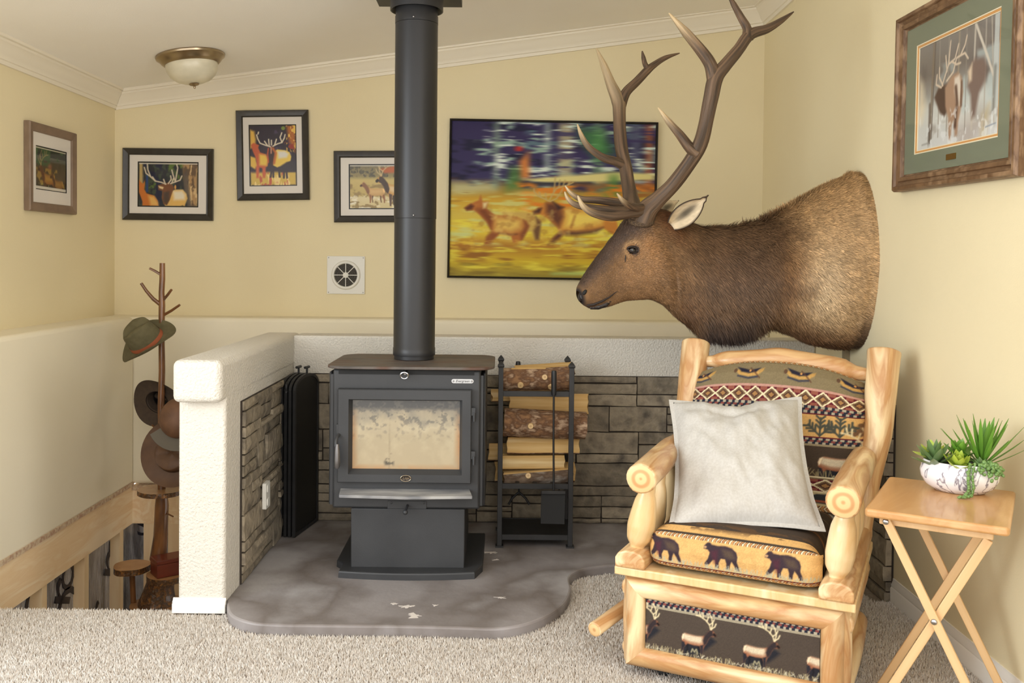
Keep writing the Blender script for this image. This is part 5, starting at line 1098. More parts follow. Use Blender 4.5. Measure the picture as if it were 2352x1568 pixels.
ep0 = np.array(on_side(1453, 574)[0]); dE = P-ep0; dd = np.linalg.norm(dE, axis=2); nearside = (np.sin(A2) > 0) if elk_pt(6, 1.57).y < elk_pt(6, -1.57).y else (np.sin(A2) < 0)
ringm = np.exp(-((dd-.030)/.010)**2)*np.clip(.45 + (-dE[...,0]*14) + dE[...,2]*14, 0, 1); hc = mixc(hc, C8(176,138,92), ringm*.85*(dd < .06)); hc = mixc(hc, C8(46,35,30), np.clip((.0215-dd)/.006, 0, 1)); hc = mixc(hc, C8(150,114,76), np.exp(-((dd-.05)/.022)**2)*np.clip(dE[...,0]*9-dE[...,2]*9, 0, 1)*.5)
hc *= (1 + .10*nz + .10*nz2)[..., None]
HL = linarr(hc)
elk_root = thing('elk_mount', 'taxidermy bull elk shoulder mount with large antlers on the right wall', 'elk mount', (XR, YE, rows[-1][1].z))
idx = (np.arange(NS-1)[:,None]*NA + np.arange(NA)[None,:]); nxt = np.arange(NS-1)[:,None]*NA + (np.arange(NA)[None,:]+1) % NA
Fq = np.stack([idx, nxt, nxt+NA, idx+NA], -1).reshape(-1,4)
body = big_mesh('body', P.reshape(-1,3), Fq[:, ::-1], HL.reshape(-1,3), M['elk'], elk_root, kind=None)
# nose cap closing the front
c0 = P[0].mean(0); 
MB().ball(Vector(c0)+Vector((.010,.002,.0)), .024, 16, 12, (.62,.95,.80)).build('nose_pad', M['nose'], elk_root, smooth=60)
# fur: short on the face, longer down the neck, a dark mane below
def fur(n, seed):
    rg = np.random.RandomState(seed)
    i = rg.randint(2, NS-2, n*2); k = rg.randint(0, NA, n*2)
    # weight by area
    e1 = np.linalg.norm(P[i+1,k]-P[i-1,k], axis=1); e2 = np.linalg.norm(P[i,(k+1) % NA]-P[i,k-1], axis=1); w = e1*e2; w /= w.max()
    keep = rg.rand(n*2) < np.clip(w*2.2, .04, 1); i = i[keep]; k = k[keep]; m = i.size
    fu = rg.rand(m,1); fv = rg.rand(m,1); i2 = np.minimum(i+1, NS-1); k2 = (k+1) % NA
    p = (P[i,k]*(1-fu)+P[i2,k]*fu)*(1-fv) + (P[i,k2]*(1-fu)+P[i2,k2]*fu)*fv
    tS = P[np.minimum(i+1,NS-1),k]-P[i-1,k]; tS /= np.linalg.norm(tS,axis=1)[:,None]+1e-9
    tA = P[i,(k+1) % NA]-P[i,k-1]; tA /= np.linalg.norm(tA,axis=1)[:,None]+1e-9
    nr = np.cross(tA, tS); c = P[i].mean(1); sg = np.sign((nr*(p-c)).sum(1)); nr *= sg[:,None]
    s = SV[i]; ca = np.cos(2*np.pi*(k+fv[:,0])/NA)
    L = np.interp(s, [0,2,5,8,9.5,12,14,15.5,20], [.0,.004,.007,.014,.030,.036,.034,.020,.018]) * rg.uniform(.6,1.25,m)
    mane = np.clip((-ca-.62)*3,0,1)*np.clip((s-9.3)/.8,0,1)*np.clip((13.9-s)/.8,0,1); L += mane*.030*rg.uniform(.3,1,m)
    down = np.array([0,0,-1.0]); dn = down - nr*(nr@down)[:,None]
    wS = np.interp(s, [0,8,11,14,16,20], [1,1,.75,.55,.9,1]); d = tS*wS[:,None] + dn*np.interp(s,[0,8,11,14,20],[.1,.3,.8,.8,.35])[:,None] + nr*np.interp(s,[0,8,11,20],[.12,.2,.25,.15])[:,None] + rg.normal(0,.16,(m,3))
    d = d + mane[:,None]*down*1.0; d /= np.linalg.norm(d,axis=1)[:,None]
    side = np.cross(d, nr); side /= np.linalg.norm(side,axis=1)[:,None]+1e-9
    wd = np.interp(s, [0,8,11,20], [.0007,.0010,.0015,.0012])[:,None]*rg.uniform(.7,1.3,(m,1))
    base = p + nr*.0005; mid = base + d*(L*.55)[:,None] + nr*.001; tip = base + d*L[:,None] + down*(L*L*1.5)[:,None]
    V = np.stack([base-side*wd, base+side*wd, mid+side*wd*.8, mid-side*wd*.8, tip], 1)
    cc = HL[i,k]*(1 + rg.normal(0,.20,(m,1))).clip(.45,1.7); cc = cc*np.where(rg.rand(m,1) < .18, 1.35, 1.0)
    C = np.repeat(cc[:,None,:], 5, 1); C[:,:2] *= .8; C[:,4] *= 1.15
    b = np.arange(m)[:,None]*5
    F = np.stack([np.hstack([b,b+1,b+2]), np.hstack([b,b+2,b+3]), np.hstack([b+3,b+2,b+4])], 1).reshape(-1,3)
    ok = L > .003; F = F.reshape(m,3,3)[ok].reshape(-1,3)
    return V.reshape(-1,3), F, C.reshape(-1,3)
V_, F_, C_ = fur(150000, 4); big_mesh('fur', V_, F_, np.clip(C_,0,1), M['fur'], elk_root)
# eye, lids, tear duct, nostril, mouth
ep, en = on_side(1453, 574)
yh = math.radians(18); hfwd = Vector((-math.cos(yh), -math.sin(yh), 0)); en = Vector((.15,-.97,.12)).normalized()
MB().ball(ep + en*(-.008), .0165, 24, 16).build('eye', M['eye'], elk_root, smooth=60)
dark = mat('dark_eyelid', (38,28,24), rough=.6); tan_ = mat('pale_eye_ring', (150,112,74), (132,96,62), rough=.85, scale=80)
ur = en.cross(Vector((0,0,1))).normalized(); uu = ur.cross(en)
if uu.z < 0: uu = -uu
ex = -ur if (-ur).x < 0 else ur
for sgn, w_, h_ in ((1,.021,.0105),(-1,.020,.0085)):
    pts = [ep + ex*(-w_*math.cos(t)) + uu*(sgn*h_*math.sin(t) - .004*math.cos(t)) + en*(.0065*math.sin(t)+.002) for t in np.linspace(0, math.pi, 13)]
    MB().tube(pts, [.0015]+[.0034]*11+[.0015], 8).build('eyelid', dark, elk_root, smooth=60)
pts = [ep + ex*(-.026*math.cos(t)) + uu*(.019*math.sin(t)+.001) + en*(.004*math.sin(t)-.003) for t in np.linspace(.1, math.pi-.1, 13)]
MB().tube(pts, [.001]+[.004]*11+[.001], 8).build('brow', tan_, elk_root, smooth=60)
q0, _ = on_side(1437, 584); q1, _ = on_side(1436, 602); MB().tube([q0, (q0+q1)/2+en*.001, q1], [.0012,.0028,.001], 8).build('tear_duct', dark, elk_root, smooth=60)
npx, nn_ = on_side(1343, 671); MB().ball(npx, .0115, 14, 10, (.62,.5,1.0), Matrix.Rotation(math.radians(35), 3, 'Y')).build('nostril', M['black'], elk_root, smooth=60)
mp = [on_side(x, y)[0] + Vector((0,-.001,0)) for x, y in ((1348,701),(1364,699),(1382,692),(1400,682),(1418,668))]
MB().tube(mp, [.003,.0045,.004,.0028,.001], 8).build('mouth_line', dark, elk_root, smooth=60)
lip = [on_side(x, y)[0] for x, y in ((1356,706),(1374,703),(1392,697),(1404,688))]
MB().tube([p + Vector((0,.012,-.002)) for p in lip], [.006,.012,.012,.007], 12).build('lower_lip', M['nose'], elk_root, smooth=60)
# ears
def ear(base, tip, width, facing, label=None):
    base = Vector(base); tip = Vector(tip); d = tip-base; L = d.length; d.normalize(); f = Vector(facing); f = (f - d*f.dot(d)).normalized(); s_ = d.cross(f)
    mb = MB(); NI, NJ = 16, 12; vs = []; cols = []
    for i in range(NI+1):
        t = i/NI; w = width*(math.sin(min(1, t*1.02+.10)*math.pi*.96)**.62)*(1-.1*t) if t < 1 else .001
        for j in range(NJ+1):
            u = j/NJ*2-1; cup = width*.62*(1-u*u)*(1-.55*t)
            vs.append(base + d*(L*t) + s_*(w*u) - f*(cup) + d*(-.01*u*u*t))
    fs = [(i*(NJ+1)+j, i*(NJ+1)+j+1, (i+1)*(NJ+1)+j+1, (i+1)*(NJ+1)+j) for i in range(NI) for j in range(NJ)]
    for i in range(NI+1):
        for j in range(NJ+1):
            t = i/NI; u = abs(j/NJ*2-1); c = np.array((206,188,158))*(1 - .12*mnoise.noise((t*9, u*7, 1)))
            c = c*(1-.55*max(0, 1-(u/.45)**2)*max(0, 1-((t-.42)/.32)**2)); 
            if u > .9 or t > .95: c = np.array((62,48,38))
            cols.append(tuple(lin(tuple(c)))+(1,))
    mb.add(vs, fs, None, cols); o = mb.build('ear', M['elk'], elk_root, smooth=70); m_ = o.modifiers.new('solid', 'SOLIDIFY'); m_.thickness = .004; m_.offset = -1
    return o
ear(at(1541,520,Y=3.47), at(1628,449,Y=3.41), .046, (-.12,-.97,-.30))
ear(at(1500,492,Y=3.64), at(1556,462,Y=3.75), .040, (-.6,.6,-.3))
# tuft between the ears and ragged edge of the hide are part of the fur
# antlers
def antler_cols(n_pts, n, tipw):
    pass
def beam(mb, L, radii, n=14, pale=True, seed=0):
    pts = catmull([tuple(at(x, y, Y=d)) for x, y, d in L], 5); m = len(pts); rs = np.interp(np.linspace(0,1,m), np.linspace(0,1,len(radii)), radii)
    b = len(mb.v); mb.tube(pts, list(rs), n, lump=.10, seed=seed)
    for i in range(m):
        t = i/(m-1)
        for k in range(n):
            g = .5+.8*mnoise.noise((math.cos(6.28*k/n)*3.6+seed, math.sin(6.28*k/n)*3.6, t*5)); base = np.array((92,72,54))*(.62+.75*g)
            if pale: base = base*(1-smooth(min(1,max(0,(t-.45)/.5)))) + np.array((206,182,142))*(.85+.2*g)*smooth(min(1,max(0,(t-.45)/.5)))
            mb.col[b+i*n+k] = tuple(lin(tuple(np.clip(base,0,255))))+(1,)
near = [([(1474,512,3.485),(1488,482,3.478),(1512,458,3.455),(1545,425,3.42),(1585,372,3.37),(1608,330,3.335),(1622,280,3.30),(1633,225,3.28),(1643,180,3.275),(1666,150,3.28),(1696,114,3.30),(1722,80,3.32),(1762,66,3.34),(1796,46,3.355),(1823,27,3.365)], [.044,.039,.031,.028,.027,.027,.026,.027,.028,.024,.021,.021,.016,.011,.002], 0),
        ([(1488,484,3.48),(1450,490,3.44),(1405,497,3.40),(1362,489,3.37),(1339,473,3.36),(1327,449,3.36)], [.024,.018,.017,.014,.010,.002], 1),
        ([(1474,478,3.46),(1450,474,3.40),(1432,462,3.36),(1417,444,3.34)], [.018,.014,.010,.002], 1),
        ([(1600,352,3.345),(1583,338,3.34),(1560,308,3.34),(1536,280,3.345),(1511,247,3.35)], [.026,.020,.016,.012,.002], 1),
        ([(1641,190,3.275),(1632,150,3.27),(1610,116,3.265),(1575,74,3.26),(1536,30,3.25)], [.027,.022,.020,.016,.002], 1),
        ([(1716,90,3.315),(1716,66,3.32),(1702,40,3.325),(1685,10,3.33),(1672,-14,3.335)], [.022,.016,.013,.010,.003], 0)]
far = [([(1452,486,3.60),(1448,455,3.66),(1442,420,3.71),(1437,385,3.74),(1428,345,3.77),(1424,300,3.80),(1422,262,3.83),(1420,232,3.85),(1402,190,3.86),(1387,150,3.87),(1369,110,3.88)], [.042,.031,.028,.027,.026,.026,.027,.029,.021,.015,.002], 1),
       ([(1425,240,3.85),(1438,212,3.86),(1462,188,3.88),(1486,162,3.89),(1505,147,3.90),(1530,132,3.91),(1561,122,3.92)], [.026,.020,.018,.018,.014,.010,.002], 0),
       ([(1490,160,3.89),(1482,148,3.88),(1478,132,3.87),(1475,117,3.87)], [.015,.011,.009,.002], 0),
       ([(1436,382,3.745),(1414,371,3.72),(1385,362,3.70),(1352,338,3.69),(1335,310,3.69),(1326,285,3.70)], [.024,.018,.016,.013,.009,.002], 1),
       ([(1455,470,3.62),(1420,466,3.60),(1375,460,3.58),(1335,457,3.57),(1311,443,3.57),(1298,426,3.57)], [.022,.017,.015,.012,.008,.002], 1),
       ([(1450,488,3.59),(1410,484,3.55),(1360,478,3.53),(1322,470,3.52),(1304,456,3.52),(1297,440,3.52)], [.022,.017,.015,.012,.008,.002], 1)]
for A_ in (near, far):
    mb = MB(); 
    for q, (L, rd, pl_) in enumerate(A_): beam(mb, L, rd, 26, bool(pl_), q)
    mb.build('antler', M['antler'], elk_root, smooth=60)
pd = at(1473, 508, Y=3.488); MB().lathe([(0,-.012),(.043,-.012),(.050,-.004),(.049,.005),(.042,.012)], 20, frame4(pd, (1,.1,.3), (0,-1,.2)) if False else Matrix.Translation(pd) @ Matrix.Rotation(math.radians(20), 4, 'X')).build('antler_burr', mat('antler_burr', (74,58,44), (100,80,58), rough=.8, scale=120, bump=1.0), elk_root, smooth=60)
# bracket under the mount
bp_ = at(1942, 822, X=XR-.012); MB().box((XR-.02, bp_.y-.016, bp_.z-.05), (XR-.001, bp_.y+.016, bp_.z+.06)).build('hanging_bracket', mat('bracket_tan', (150,136,110), rough=.5, metal=.4), elk_root)
# ---------------------------------------------------------------- log glider chair
CO = Vector((.632, 2.49, 0)); CYAW = math.radians(-26)
ch = thing('log_glider_chair', 'varnished pine log armchair with tapestry cushions of bears, elk and canoes', 'armchair', CO, CYAW)
def logpart(nm, pts, radii, mat_='pine_dark', n=22, lump=.05, seed=0, rnd=.006, parent=None, curve=True):
    if curve and len(pts) > 2: 
        m = len(pts); pts2 = catmull([tuple(p) for p in pts], 4); radii = list(np.interp(np.linspace(0,1,len(pts2)), np.linspace(0,1,m), radii)); pts = pts2
    pts = [Vector(p) for p in pts]; radii = list(radii)
    d0 = (pts[1]-pts[0]).normalized(); d1 = (pts[-1]-pts[-2]).normalized()
    P_ = [pts[0], pts[0]+d0*rnd*.4, pts[0]+d0*rnd*1.2] + pts[1:-1] + [pts[-1]-d1*rnd*1.2, pts[-1]-d1*rnd*.4, pts[-1]]
    r_ = [radii[0]-rnd, radii[0]-rnd*.3, radii[0]] + radii[1:-1] + [radii[-1], radii[-1]-rnd*.3, radii[-1]-rnd]
    mb = MB(); mb.tube(P_, r_, n, lump=lump, seed=seed, capmi=1)
    return mb.build(nm, [M[mat_], M['endgrain']], parent or ch, local=True, smooth=45)
# base box, feet, front board
MB().box((-.29,.035,.04),(.29,.56,.296)).build('base_box', M['pine'], ch, local=True, bevel=.006)
for sx_ in (-1, 1):
    for yy, zz in ((.07,.262),(.07,.07),(.5,.262),(.5,.07)): pass
    logpart('side_log', [(sx_*.284,.04,.25),(sx_*.29,.3,.255),(sx_*.286,.57,.25)], [.036,.034,.036], seed=3+sx_)
    logpart('side_log', [(sx_*.282,.04,.075),(sx_*.288,.3,.072),(sx_*.284,.57,.075)], [.034,.034,.034], seed=6+sx_)
    logpart('corner_log', [(sx_*.276,.055,.036),(sx_*.278,.055,.165),(sx_*.276,.055,.294)], [.036,.037,.036], seed=9+sx_)
    for yy in (.08, .5): MB().lathe([(0,0),(.022,0),(.022,.03),(.012,.042),(0,.042)], 16, Matrix.Translation((sx_*.2, yy, 0))).build('foot', M['rubber'], ch, local=True, smooth=40)
MB().box((-.327,-.004,.299),(.327,.60,.324)).build('seat_board', M['pine'], ch, local=True, bevel=.004)
# framed footrest front
fpanel = None
W0, H0, H1 = .298, .034, .294; IW, IZ0, IZ1 = .238, .089, .236
pr = [(0,.05),(0,.022),(.006,.008),(.018,-.001),(.034,-.003),(.05,.004),(.058,.016),(.059,.03)]
def fr_side(A, B, ia, ib, axis, seed):
    n = len(pr); vs = []; wv = []
    for (P_, I_) in ((A, ia), (B, ib)):
        for a, y in pr:
            q = (P_[0]+I_[0]*a, y, P_[1]+I_[1]*a); vs.append(q); wv.append((q[1]+seed, q[2], q[0]) if axis == 0 else (q[1]+seed, q[0], q[2]))
    MB().add(vs, [tuple(range(n)), tuple(range(2*n-1,n-1,-1))] + [(i,(i+1) % n,n+(i+1) % n,n+i) for i in range(n)], wv).build('footrest_rail', M['pine_dark'], ch, local=True, smooth=50)
fr_side((-W0,H1),(W0,H1),(1,-1),(-1,-1),0,1.3); fr_side((W0,H1),(W0,H0),(-1,-1),(-1,1),1,4.1); fr_side((W0,H0),(-W0,H0),(-1,1),(1,1),0,7.7); fr_side((-W0,H0),(-W0,H1),(1,1),(1,-1),1,9.9)
# --- tapestry motifs
BR = (72,60,50); TAN = (206,164,104); MAR = (98,34,44); CRM = (226,212,176); OLV = (128,114,86); NVY = (44,46,58)
def checker(a, y0, y1, n=56):
    h = (y1-y0)/3
    for r in range(3):
        m = (a.V >= y0+r*h) & (a.V < y0+(r+1)*h); k = np.floor(a.U*n + r*.5).astype(int)
        a.img[m & (k % 2 == 0)] = np.array(NVY)/255; a.img[m & (k % 2 == 1)] = np.array((170,160,140) if r != 1 else (132,72,66))/255
def diamonds(a, y0, y1, n=11, bg_=MAR):
    m = (a.V >= y0) & (a.V < y1); a.img[m] = np.array(bg_)/255; cy = (y0+y1)/2; h = (y1-y0)/2
    fx = np.abs(((a.U*n) % 1.0) - .5)*2; fy = np.abs(a.V-cy)/h; d = fx + fy
    z = m & (fy > .55) & (fx > .6); a.img[z] = np.array((142,84,70))/255
    a.img[m & (d < .92)] = np.array((118,94,70))/255; a.img[m & (d < .60)] = np.array((82,56,48))/255; a.img[m & (d < .36)] = np.array((160,120,76))/255
    a.img[m & (np.abs(d-1.0) < .13)] = np.array(CRM)/255
def chevrons(a, y0, y1, n=34):
    m = (a.V >= y0) & (a.V < y1); cy = (y0+y1)/2; h = (y1-y0)/2; ph = (a.U*n - np.abs(a.V-cy)/h*.5) % 1.0
    for lo_, hi_, c in ((0,.3,(196,146,92)),(.3,.5,(88,50,44)),(.5,.75,CRM),(.75,1,(150,104,72))): a.img[m & (ph >= lo_) & (ph < hi_)] = np.array(c)/255
def tap_elk(a, x, y, s):
    a.poly(tf([(-.46,-.2),(-.62,-.1),(-.44,.08),(-.3,.22),(-.16,.3),(-.1,.46),(.4,.46),(.44,.1),(0,.1)], x, y, s, True), (40,40,46), .01)
    elk(a, x, y, s, (150,96,70), (52,44,46), (44,42,48), (206,190,160), (222,206,166), True, .004, aw=s*.035); a.poly(tf([(-.16,-.15),(.1,-.13),(.36,-.15),(.4,-.02),(.2,.03),(-.12,.02)], x, y, s, True), (208,194,166), .006)
    a.line(tf([(-.04,.38),(0,.26),(.06,.36),(.12,.27),(.16,.38)], x, y, s, True), s*.03, (190,180,140), .004)
def grass(a, y, hgt, c, seed, x0=0, x1=1, n=90):
    rg = np.random.RandomState(seed)
    for k in range(n): x = x0+(x1-x0)*rg.rand(); a.line([(x,y),(x+rg.normal(0,.012),y-hgt*rg.uniform(.4,1))], .004, c, .002, .8)
def canoe(a, x, y, s):
    a.poly([(x-s,y-.22*s),(x-.9*s,y-.02*s),(x-.6*s,y+.25*s),(x,y+.36*s),(x+.6*s,y+.28*s),(x+.95*s,y+.02*s),(x+s,y-.25*s),(x+.7*s,y-.1*s),(x-.7*s,y-.1*s)], (186,146,84), .004); a.poly([(x-.8*s,y-.32*s),(x-.5*s,y+.06*s),(x,y+.16*s),(x+.5*s,y+.08*s),(x+.75*s,y-.22*s),(x+.1*s,y-.06*s)], (40,38,52), .004); a.line([(x-.7*s,y+.3*s),(x,y+.45*s),(x+.6*s,y+.36*s)], .1*s, (52,54,70), .004); a.ell(x-.9*s,y-.06*s,.14*s,.2*s,(96,72,56)); a.line([(x+.1*s,y-.2*s),(x+.75*s,y+.42*s)], .07*s, (92,62,48), .003); a.ell(x+.1*s,y-.0*s,.08*s,.08*s,(206,150,90))
def leaf_sprig(a, x, y, s, c):
    for q in range(3):
        an = math.radians(-90 + (q-1)*46); d = (math.cos(an), math.sin(an)); L = s*(1 if q == 1 else .85); a.line([(x,y),(x+d[0]*L,y+d[1]*L)], s*.10, c, .003)
        for t in (.4,.65,.9):
            for sd in (-1,1): b = an+sd*.8; px_, py_ = x+d[0]*L*t, y+d[1]*L*t; a.line([(px_,py_),(px_+math.cos(b)*s*.3,py_+math.sin(b)*s*.3)], s*.11, c, .003)
def oak_leaf(a, x, y, s, c):
    a.line([(x-s*.6,y+s*.45),(x+s*.5,y-s*.3)], s*.34, c, .004)
    for t, r in ((-.3,.24),(.0,.27),(.3,.24)):
        for sd in (-1,1): a.ell(x+s*t+sd*s*.16, y-s*t*.7+sd*s*.24, s*r, s*r*.8, c, .5)
BEAR = [(-.5,-.22),(-.42,-.30),(-.34,-.31),(-.28,-.27),(-.1,-.26),(.1,-.28),(.3,-.25),(.42,-.16),(.46,-.04),(.45,.1),(.5,.22),(.52,.32),(.44,.33),(.38,.2),(.30,.1),(.26,.2),(.24,.32),(.14,.32),(.16,.18),(.12,.06),(.0,.06),(-.06,.18),(-.06,.32),(-.16,.32),(-.16,.12),(-.22,.12),(-.34,.26),(-.44,.30),(-.46,.24),(-.36,.1),(-.32,-.06),(-.38,-.13),(-.5,-.15)]
def weave(a, seed, k=.05):
    n = np.random.RandomState(seed).rand(*a.U.shape); a.img *= (1 + k*(n-.5)*2)[..., None]
# back cushion
bc_ = Art(.60, .56, 250); A = bc_.a; fv = lambda q: q*A
bc_.fill(BR)
def band(a, y0, y1, c): a.img[(a.V >= y0) & (a.V < y1)] = np.array(c)/255
band(bc_, 0, fv(.10), OLV); bc_.blot(30, 30, 3, .55, (70,62,50), y1=fv(.04)); chevrons(bc_, fv(.05), fv(.09)); band(bc_, fv(.035), fv(.05), MAR)
band(bc_, fv(.09), fv(.225), OLV); 
for x_ in (.08,.36,.64,.92): canoe(bc_, x_, fv(.155), .085)
band(bc_, fv(.225), fv(.24), (186,142,128)); diamonds(bc_, fv(.24), fv(.325)); checker(bc_, fv(.325), fv(.37)); band(bc_, fv(.37), fv(.378), MAR); band(bc_, fv(.378), fv(.515), TAN)
for k, x_ in enumerate((.02,.2,.4,.6,.77,.98)):
    (leaf_sprig(bc_, x_, fv(.505), .10, (74,76,68)) if k % 2 == 0 else oak_leaf(bc_, x_, fv(.45), .075, (110,82,60)))
leaf_sprig(bc_, .87, fv(.505), .105, (74,76,68))
band(bc_, fv(.515), fv(.523), MAR); checker(bc_, fv(.523), fv(.562)); band(bc_, fv(.562), fv(.575), (150,136,108))
for x_ in (.12,.5,.88): tap_elk(bc_, x_, fv(.685), .24)
grass(bc_, fv(.765), .05, (176,160,116), 5); band(bc_, fv(.765), fv(.773), CRM); band(bc_, fv(.773), fv(.785), OLV); diamonds(bc_, fv(.785), fv(.86), 8); band(bc_, fv(.86), fv(.868), CRM); band(bc_, fv(.868), fv(.955), (206,190,148))
for x_ in (.15,.48,.82):
    y_ = fv(.91); bc_.poly([(x_-.1,y_),(x_-.05,y_-.028),(x_+.03,y_-.032),(x_+.07,y_-.012),(x_+.1,y_-.03),(x_+.105,y_+.03),(x_+.07,y_+.014),(x_+.02,y_+.03),(x_-.05,y_+.026)], (58,60,62), .004); bc_.line([(x_-.07,y_+.014),(x_+.05,y_+.016)], .012, (176,96,70), .004)
chevrons(bc_, fv(.955), fv(.99))
weave(bc_, 3)
pth = [(0,.800,.842),(.05,.770,.862),(.10,.735,.858),(.16,.703,.832),(.24,.676,.785),(.33,.655,.735),(.5,.615,.648),(.75,.565,.530),(1,.515,.415)]
def back_pos(U, V):
    X_ = 2*U-1; ax = np.abs(X_); ly = np.interp(V, [p[0] for p in pth], [p[1] for p in pth]); z = np.interp(V, [p[0] for p in pth], [p[2] for p in pth])
    top = np.clip(1-V/.42, 0, 1); z = z - .075*(ax**2.2)*top - .012*ax**6
    ly = ly - .030*(1-ax**2)*np.sin(np.pi*np.clip(V,0,1)) + .085*ax**14 + .02*ax**4
    return np.stack([.300*X_, ly, z], -1)
art_local(bc_, 'back_cushion', back_pos, M['fabric'], ch)
MB().box((-.285,.62,.40),(.285,.66,.60)).build('back_panel', M['felt_dark'], ch, local=True, bevel=.02)
mb = MB(); mb.add([(-.28,.64,.40),(.28,.64,.40),(.28,.80,.76),(-.28,.80,.76),(-.28,.60,.40),(.28,.60,.40),(.28,.73,.76),(-.28,.73,.76)], [(0,1,2,3),(4,7,6,5),(0,4,5,1),(1,5,6,2),(2,6,7,3),(3,7,4,0)]); mb.build('cushion_core', M['felt_dark'], ch, local=True, bevel=.01)
# seat cushion: the last part of the art is the front face
scu = Art(.50, .62, 230); A = scu.a; scu.fill((70,60,52)); 
for k in range(9): scu.blot(6, 60, 40+k, .6, ((206,180,130),(150,104,66),(52,46,46))[k % 3], y0=.05+.09*k, y1=.05+.09*k+.07, soft=.06)
band(scu, .80*A, .83*A, (206,164,104)); scu.blot(14, 40, 71, .5, (92,70,50), y0=.74*A, y1=.82*A); chevrons(scu, .842*A, .86*A, 40)
y0 = .855*A; band(scu, y0, A, (208,166,106)); scu.blot(30, 30, 77, .5, (196,154,96), y0=y0, al=.6)
for x_ in (.11,.45,.80):
    c_ = (x_, y0+.066); scu.poly(tf(BEAR, c_[0], c_[1], .205), (58,46,52), .003); scu.poly(tf([(.0,-.2),(.3,-.18),(.4,0),(.3,.05),(.1,.0)], c_[0], c_[1], .205), (92,76,60), .012, .7); scu.poly(tf([(-.3,-.1),(-.1,-.16),(-.1,.2),(-.2,.2)], c_[0], c_[1], .205), (84,40,52), .01, .6); scu.ell(c_[0]-.095, c_[1]-.04, .012, .008, (176,140,104))
grass(scu, A-.034, .036, (172,170,146), 9, n=170); band(scu, A-.036, A-.03, (104,40,46)); chevrons(scu, A-.03, A-.006, 30); weave(scu, 6)
sp_ = [(0,.53,.395),(.1,.50,.425),(.3,.38,.432),(.6,.19,.440),(.72,.12,.446),(.80,.065,.444),(.845,.030,.430),(.87,.016,.414),(.92,.008,.385),(.97,.012,.352),(1,.03,.336)]
def seat_pos(U, V):
    X_ = 2*U-1; ax = np.abs(X_); ly = np.interp(V, [p[0] for p in sp_], [p[1] for p in sp_]); z = np.interp(V, [p[0] for p in sp_], [p[2] for p in sp_])
    t = np.clip((.86-V)/.1, 0, 1); z = z - .10*(ax**16)*t + .010*(1-ax**2)*t*np.clip(V*3,0,1); ly = ly + .045*(ax**12)*(1-t) ; z = z + .012*(1-t)*(1-ax**2)*np.where(V < .93, 1, 0)*0
    return np.stack([.238*X_*(1-.0*ax), ly, z], -1)
art_local(scu, 'seat_cushion', seat_pos, M['fabric'], ch)
MB().box((-.215,.06,.326),(.215,.52,.40)).build('seat_cushion_core', M['felt_dark'], ch, local=True, bevel=.02)
# footrest fabric panel
fp = Art(2*IW, IZ1-IZ0+.006, 220); A = fp.a; fp.fill((76,66,58)); checker(fp, 0, .045, 60); band(fp, .045, .058, (156,146,124))
for x_ in (-.03,.31,.67,1.02): tap_elk(fp, x_, .205, .19)
grass(fp, A, .05, (178,166,128), 15, n=150); grass(fp, A-.02, .02, (196,190,168), 16, n=60); weave(fp, 8)
art_local(fp, 'footrest_fabric', lambda U, V: np.stack([-IW+2*IW*U, .020-.004*np.sin(np.pi*U)*np.sin(np.pi*V), IZ1+.003-(IZ1-IZ0+.006)*V], -1), M['fabric'], ch)
# arm blocks, spindles, arms
spin = [(0,.020),(.06,.022),(.16,.034),(.34,.040),(.52,.038),(.72,.033),(.86,.024),(1,.022)]
for sx_, ax0, ax1 in ((-1,-.238,-.272), (1,.296,.296)):
    bxm = sx_*.279; prof_b = [(-.044,.325),(-.044,.352),(-.034,.368),(-.012,.375),(.012,.375),(.034,.368),(.044,.352),(.044,.325)]; n = len(prof_b)
    vs = [(bxm+a, y, z) for y in (-.012, .64) for a, z in prof_b]; wv = [(a, z, y+3) for y in (-.012, .64) for a, z in prof_b]
    b = MB(); b.add(vs, [tuple(range(n)), tuple(range(2*n-1,n-1,-1))] + [(i,(i+1) % n,n+(i+1) % n,n+i) for i in range(n)], wv); b.build('arm_block', M['pine_dark'], ch, local=True, bevel=.005, seg=3)
    for k, yy in enumerate((.045,.19,.335)):
        x0 = bxm + sx_*-.004; x1 = ax0 + (ax1-ax0)*(yy/.5)
        pts = [(x0+(x1-x0)*t, yy, .368 + (.562-.368)*t) for t, r in spin]; logpart('arm_spindle', pts, [r*(1 if k == 0 else .92) for t, r in spin], 'pine', n=12, lump=.10, seed=20+k+5*sx_, rnd=.002)
    logpart('arm_log', [(ax0,-.045,.594),(ax0+(ax1-ax0)*.4,.16,.597),(ax1,.40,.592),(ax1,.585,.586)], [.0435,.0425,.042,.040], seed=31+sx_, rnd=.005)
# back posts and top rail
logpart('back_post', [(.284,.595,.33),(.298,.625,.42),(.306,.658,.51),(.328,.706,.645),(.334,.757,.78),(.338,.806,.913)], [.036,.034,.038,.044,.05,.053], seed=41, lump=.10)
logpart('back_post', [(-.284,.605,.33),(-.292,.63,.42),(-.296,.668,.51),(-.300,.72,.645),(-.302,.775,.78),(-.301,.828,.911)], [.036,.036,.04,.046,.05,.051], seed=47, lump=.08)
logpart('top_rail', [(-.275,.806,.842),(-.235,.805,.844),(-.205,.803,.847),(-.17,.802,.850),(-.06,.800,.862),(.0,.798,.868),(.06,.80,.862),(.17,.805,.846),(.212,.806,.838),(.25,.806,.832),(.30,.806,.828)], [.019,.021,.030,.036,.036,.038,.037,.040,.039,.026,.020], seed=53, lump=.06)
logpart('lower_rail', [(-.28,.655,.46),(0,.65,.465),(.28,.64,.46)], [.026,.028,.026], seed=57)
